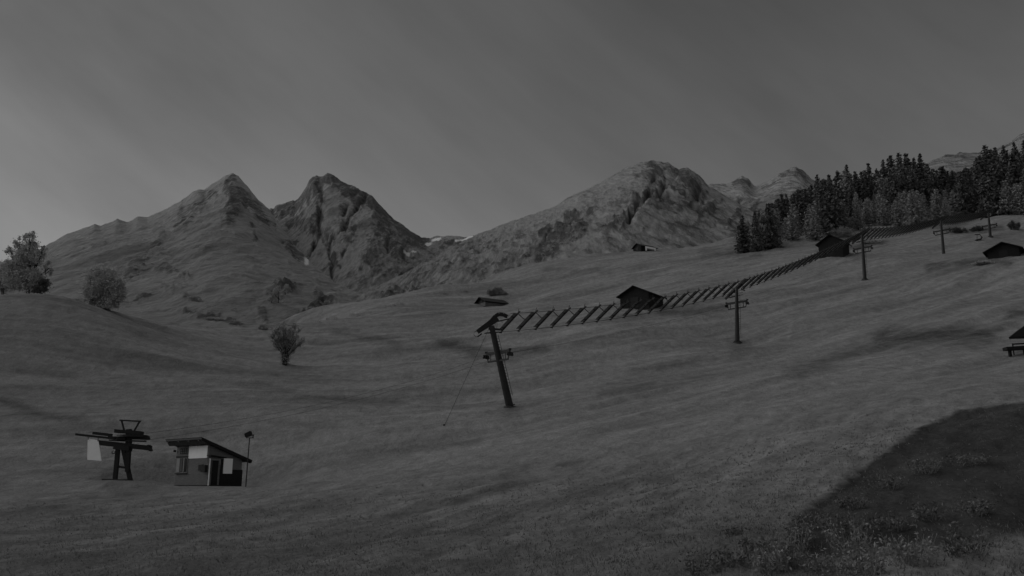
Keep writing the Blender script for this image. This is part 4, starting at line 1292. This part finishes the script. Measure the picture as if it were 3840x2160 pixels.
# lone, half-bare tree
b = hit(1068, 1366, 90, 160)
r = np.random.default_rng(12)
root = empty('sparse_tree', b, 'lone thinly leaved young tree in the middle left meadow', 'tree')
mb = MB(); Cs = []
Hh = 168 * b[1] / F
for j in range(38):
    ang = j * 2.4 + r.uniform(-.3, .3); sp = r.uniform(0.15, 1.0)
    p0 = V(r.uniform(-.25, .25), r.uniform(-.2, .2), -0.3); ht = Hh * r.uniform(0.55, 1.02) * (1.08 - 0.4 * sp)
    p1 = V(math.cos(ang) * sp * 0.6, math.sin(ang) * sp * 0.6, ht * 0.45); p2 = V(math.cos(ang) * sp * 2.5, math.sin(ang) * sp * 2.5, ht)
    w_ = r.uniform(0.03, 0.06)
    mb.tube(p0, p1, w_ * 1.4, w_, 6); mb.tube(p1, p2, w_, 0.01, 5)
    for t in r.uniform(0.1, 1, 9):
        q = p1 + (p2 - p1) * t; e = q + r.normal(0, 0.35, 3) + V(0, 0, 0.3)
        mb.tube(q, e, 0.02, 0.006, 4); Cs += [q + (e - q) * u + r.normal(0, 0.13, 3) for u in r.random(16)]
    Cs += [p1 * (1 - u) + p0 * u + r.normal(0, 0.22, 3) for u in r.random(24) * 0.8]
mb.build('trunk', M['bark'], root, origin=np.zeros(3))
C = np.array(Cs); C[:, 2] = np.maximum(C[:, 2], 0.1)
P, Fq = leaf_tris(C, 0.105, r)
link('crown', mesh_np('crown', P, Fq, M['leaf_mid']), root)

SHR = [  # px, base py, Y range, width px, height px, leaves, material, label
    (985, 1236, (140, 220), 34, 26, 900, 'leaf_dark', 'dark small bush at the meadow edge above the lone tree'),
    (1862, 1108, (200, 300), 70, 40, 3200, 'leaf_mid', 'spreading shrub on the slope just above the sunken hut'),
    (3165, 890, (190, 300), 95, 50, 2600, 'larch', 'pale rounded bush between the upper barn and the wood'),
    (3590, 872, (200, 260), 70, 26, 1300, 'spruce', 'dark thicket left of the farthest tower foot'),
    (3665, 868, (200, 260), 60, 26, 1200, 'spruce', 'dark thicket just below the end of the solar row'),
    (3805, 862, (180, 260), 46, 46, 1400, 'spruce', 'dark upright bush near the right edge below the wood'),
    (3260, 915, (160, 260), 80, 26, 1400, 'leaf_dark', 'low bush under the solar row right of the third tower'),
    (3100, 905, (200, 300), 50, 18, 900, 'leaf_dark', 'dark low bush behind the roof of the upper barn'),
    (3690, 992, (100, 200), 80, 14, 1500, 'leaf_dark', 'low scrub on the bank below the right barn'),
]
for i, (px, py, yr, wp, hp, nl, mt, lb) in enumerate(SHR):
    q = hit(px, py, *yr); kk = q[1] / F
    bl = []
    rr = random.Random(i)
    for j in range(5):
        u = (j - 2) / 2.0
        bl.append((u * wp * kk * 0.33, rr.uniform(-.4, .4), hp * kk * rr.uniform(0.3, 0.55) * (1 - 0.35 * abs(u)), wp * kk * 0.22, wp * kk * 0.22, hp * kk * 0.42 * (1 - 0.3 * abs(u))))
    broadleaf('shrub', q, bl, nl * 3, 0.10 if q[1] > 120 else 0.07, M[mt], lb, 'shrub', limbs=False, seed=30 + i)


FAR = [  # px, foot py, width px, height px, label
    (1042, 1130, 56, 78, 'dark far tree on the mountain foot above the lone tree'),
    (1072, 1098, 44, 46, 'rounder far tree just right of the dark far tree'),
    (1016, 1132, 30, 40, 'small far tree left of the dark far tree'),
    (1215, 1150, 70, 40, 'broad far thicket at the mouth of the mountain gully'),
    (1165, 1158, 40, 24, 'low far bush left of the broad far thicket'),
    (735, 1128, 60, 26, 'flat far bush on the left mountain foot'),
    (800, 1195, 70, 18, 'long low far hedge at the left mountain foot'),
    (880, 1212, 50, 18, 'low far hedge right of the long hedge'),
]
for i, (px, py, wp, hp, lb) in enumerate(FAR):
    q = mountain_hit('mountain_left_peak', px, py); kk = q[1] / F
    rr = random.Random(50 + i); bl = []
    for j in range(6):
        u = rr.uniform(-1, 1)
        bl.append((u * wp * kk * 0.3, rr.uniform(-2, 2), hp * kk * rr.uniform(0.2, 0.72) * (1 - 0.4 * abs(u)), wp * kk * 0.22, wp * kk * 0.22, hp * kk * 0.26))
    broadleaf('far_tree', q, bl, 2600, 0.30 * kk * 5, M['leaf_dark'], lb, 'tree', 'far trees on the mountain foot', limbs=hp > 30, seed=70 + i, rt=0.3)

# scattered scrub on the rough ground where meadow turns into mountain
SCR = []
for k in range(4):
    r = np.random.default_rng(400 + k)
    d = r.normal(size=(9, 3)) * np.array((0.8, 0.8, 0.35)) + np.array((0, 0, 0.45))
    C = d[r.integers(0, 9, 420)] + r.normal(0, 0.26, (420, 3)); C[:, 2] = np.abs(C[:, 2])
    P, Fq = leaf_tris(C, 0.12, r)
    SCR.append(mesh_np('scrub_bush', P, Fq, M['leaf_dark']))
rs = random.Random(21)
ZONES = [  # zone polyline, count, spread px, surface, width px, label, group
    ([(2030, 950), (2110, 900), (2200, 850), (2290, 830)], 40, 34, 'mountain_right_slope', 20, 'dark scrub bush on the diagonal scrub belt below the right summit', 'scrub belt on the right mountain'),
    ([(1540, 1140), (1700, 1085), (1860, 1010), (1980, 985)], 40, 26, 'mountain_right_slope', 17, 'scrub bush along the foot of the long right ridge', 'scrub at the foot of the right ridge'),
    ([(1360, 1110), (1480, 1090), (1600, 1050), (1700, 1000)], 24, 30, 'mountain_right_slope', 13, 'small scrub dot in the valley bowl below the saddle', 'scrub in the valley bowl'),
    ([(500, 1130), (640, 1060), (720, 1110), (860, 1150), (960, 1180)], 40, 40, 'mountain_left_peak', 15, 'scrub bush scattered over the left mountain foot', 'scrub on the left mountain foot'),
    ([(470, 1030), (560, 960), (620, 930)], 18, 22, 'mountain_left_peak', 16, 'dark scrub in the shallow gully of the left mountain', 'scrub in the left gully'),
    ([(650, 1220), (900, 1215), (1050, 1228), (1300, 1185), (1550, 1130), (1800, 1075)], 30, 9, None, 18, 'low scrub bush along the far rim of the meadow', 'scrub along the meadow rim'),
]
for pl, cnt, spr, surf, wpx, lb, gr in ZONES:
    for k in range(cnt):
        u = rs.random() * (len(pl) - 1); i0 = int(u); f = u - i0
        px = pl[i0][0] + (pl[i0 + 1][0] - pl[i0][0]) * f + rs.gauss(0, spr * 0.6)
        py = pl[i0][1] + (pl[i0 + 1][1] - pl[i0][1]) * f + rs.gauss(0, spr * 0.5)
        q = mountain_hit(surf, px, py) if surf else hit(px, py, 100, 330)
        sc = wpx * rs.uniform(0.5, 1.5) * q[1] / F / 2.6
        o = link('scrub_bush', SCR[rs.randrange(4)], None, tuple(q - UP * 0.15 * sc))
        o.scale = (sc * rs.uniform(0.9, 1.6), sc, sc * rs.uniform(0.6, 1.1)); o.rotation_euler = (0, 0, rs.uniform(0, 6.28))
        tag(o, lb, 'shrub', gr)

# ------------------------------------------------------------------ foreground weeds and grass
def weed(px, py, h, spread, n, mat, label, seed, group='tall weeds at the lower right'):
    q = hit(px, py, 8, 60)
    r = np.random.default_rng(seed)
    root = empty('weed_clump', q, label, 'plant', group)
    st = MB(); Cs = []
    for j in range(n):
        a = r.uniform(0, 6.28); s = spread * math.sqrt(r.random())
        b0 = V(math.cos(a) * s * 0.6, math.sin(a) * s * 0.6, -0.1)
        tp = b0 + V(math.cos(a) * s * 0.5 + r.normal(0, .06), math.sin(a) * s * 0.5 + r.normal(0, .06), h * r.uniform(0.55, 1.05) + 0.1)
        st.bar(b0, tp, 0.014, 0.014, w1=0.006, h1=0.006)
        m = 14
        t = r.uniform(0.25, 1.0, m)
        Cs.append(b0[None] + (tp - b0)[None] * t[:, None] + r.normal(0, 0.055, (m, 3)))
    st.build('stems', M[mat], root, origin=np.zeros(3))
    P, Fq = leaf_tris(np.concatenate(Cs), 0.05, r, aspect=0.4)
    link('foliage', mesh_np('foliage', P, Fq, M[mat]), root)


WE = [(2960, 2130, 0.85, 0.42, 34, 'leaf_pale', 'tall pale weed clump at the left end of dark bank'), (2900, 2150, 0.55, 0.4, 26, 'leaf_pale', 'short pale weeds left of the tall pale clump'),
      (3190, 2090, 0.75, 0.5, 36, 'leaf_pale', 'bright weed clump growing on the lower dark bank'), (3120, 2150, 0.40, 0.6, 30, 'leaf_pale', 'low spreading weeds along the bottom edge'),
      (3250, 2155, 0.60, 0.5, 32, 'leaf_pale', 'leafy weeds at the bottom below the dark bank'), (2740, 2120, 0.35, 0.5, 22, 'weed_dark', 'scrubby weeds in mottled grass left of the bank'),
      (2640, 2150, 0.40, 0.5, 26, 'weed_dark', 'scrubby weeds at the bottom edge, leftmost of the patch'), (2830, 2070, 0.35, 0.4, 20, 'weed_dark', 'small weed tuft just left of the bank edge'),
      (2990, 2020, 0.35, 0.3, 16, 'weed_dark', 'thin weeds at the pointed left tip of the bank'), (3420, 2110, 0.6, 0.6, 34, 'leaf_pale', 'broad pale weed clump right of the bank middle'),
      (3620, 2080, 0.6, 0.6, 34, 'weed_dark', 'grey weed clump toward the lower right corner'), (2760, 2010, 0.25, 0.35, 14, 'weed_dark', 'tiny weed tuft up the slope from bank tip')]
_rw = random.Random(9)
_pos = ['left tip', 'left part', 'middle', 'right part', 'right end']
for k in range(5):
    for rowi, (rn, y0) in enumerate((('upper', 0), ('lower', 1))):
        x_ = 3040 + k * 150 + _rw.uniform(-30, 30)
        e_ = float(np.interp(x_, bx, by)); y_ = e_ + (2080 - e_) * (0.35 + 0.38 * rowi) + _rw.uniform(-12, 12)
        WE.append((x_, y_, _rw.uniform(0.25, 0.5), _rw.uniform(0.35, 0.7), 22, 'weed_dark', 'dark weed tuft on the %s dark bank, %s' % (rn, _pos[k])))
for i, w_ in enumerate(WE):
    weed(*w_[:6], w_[6], 300 + i)

# grass: single blades of the near meadow, one mass nobody could count
r = np.random.default_rng(77)
N = 55000
Yg = 15 + 40 * r.random(N) ** 1.1
Xg = (r.random(N) * 2 - 1) * 0.66 * (Yg + 3)
keep = (fbm(Xg / 1.3, Yg / 1.3, 3, 50) + 0.5 * r.random(N) > 0.6) & (r.random(N) < 1.25 - Yg / 44.0)
Xg, Yg = Xg[keep], Yg[keep]
fi = np.log((Yg + 14) / 10.0) / math.log(50.0) * (NR - 1)
fj = (Xg / (Yg + 34) + 1) / 2 * (NC - 1)
i0 = np.clip(fi.astype(int), 0, NR - 2); j0 = np.clip(fj.astype(int), 0, NC - 2)
a = fi - i0; b = fj - j0
Zg = (GZ[i0, j0] * (1 - b) + GZ[i0, j0 + 1] * b) * (1 - a) + (GZ[i0 + 1, j0] * (1 - b) + GZ[i0 + 1, j0 + 1] * b) * a
ok = (soil[i0, j0] < 0.3) | (r.random(len(Xg)) < 0.25)
Xg, Yg, Zg = Xg[ok], Yg[ok], Zg[ok]
nt_ = len(Xg)
VV = []
for q in range(3):
    ang = r.uniform(0, 6.28, nt_); h = r.uniform(0.03, 0.10, nt_) * (0.6 + 0.7 * fbm(Xg / 3, Yg / 3, 2, 60)); ln = r.uniform(0.02, 0.12, nt_); wd_ = r.uniform(0.008, 0.016, nt_) + Yg * 0.00025
    ox, oy = r.normal(0, 0.06, nt_), r.normal(0, 0.06, nt_)
    bxq, byq = Xg + ox, Yg + oy
    VV.append(np.stack([np.stack([bxq - wd_, byq, Zg - 0.04], 1), np.stack([bxq + wd_, byq, Zg - 0.04], 1), np.stack([bxq + np.cos(ang) * ln, byq + np.sin(ang) * ln, Zg + h], 1)], 1))
VV = np.concatenate(VV).reshape(-1, 3)
me = mesh_np('grass', VV, np.arange(len(VV)).reshape(-1, 3), M['blades'])
tag(link('grass', me), 'short meadow grass blades of the near slope', 'grass', kind='stuff')
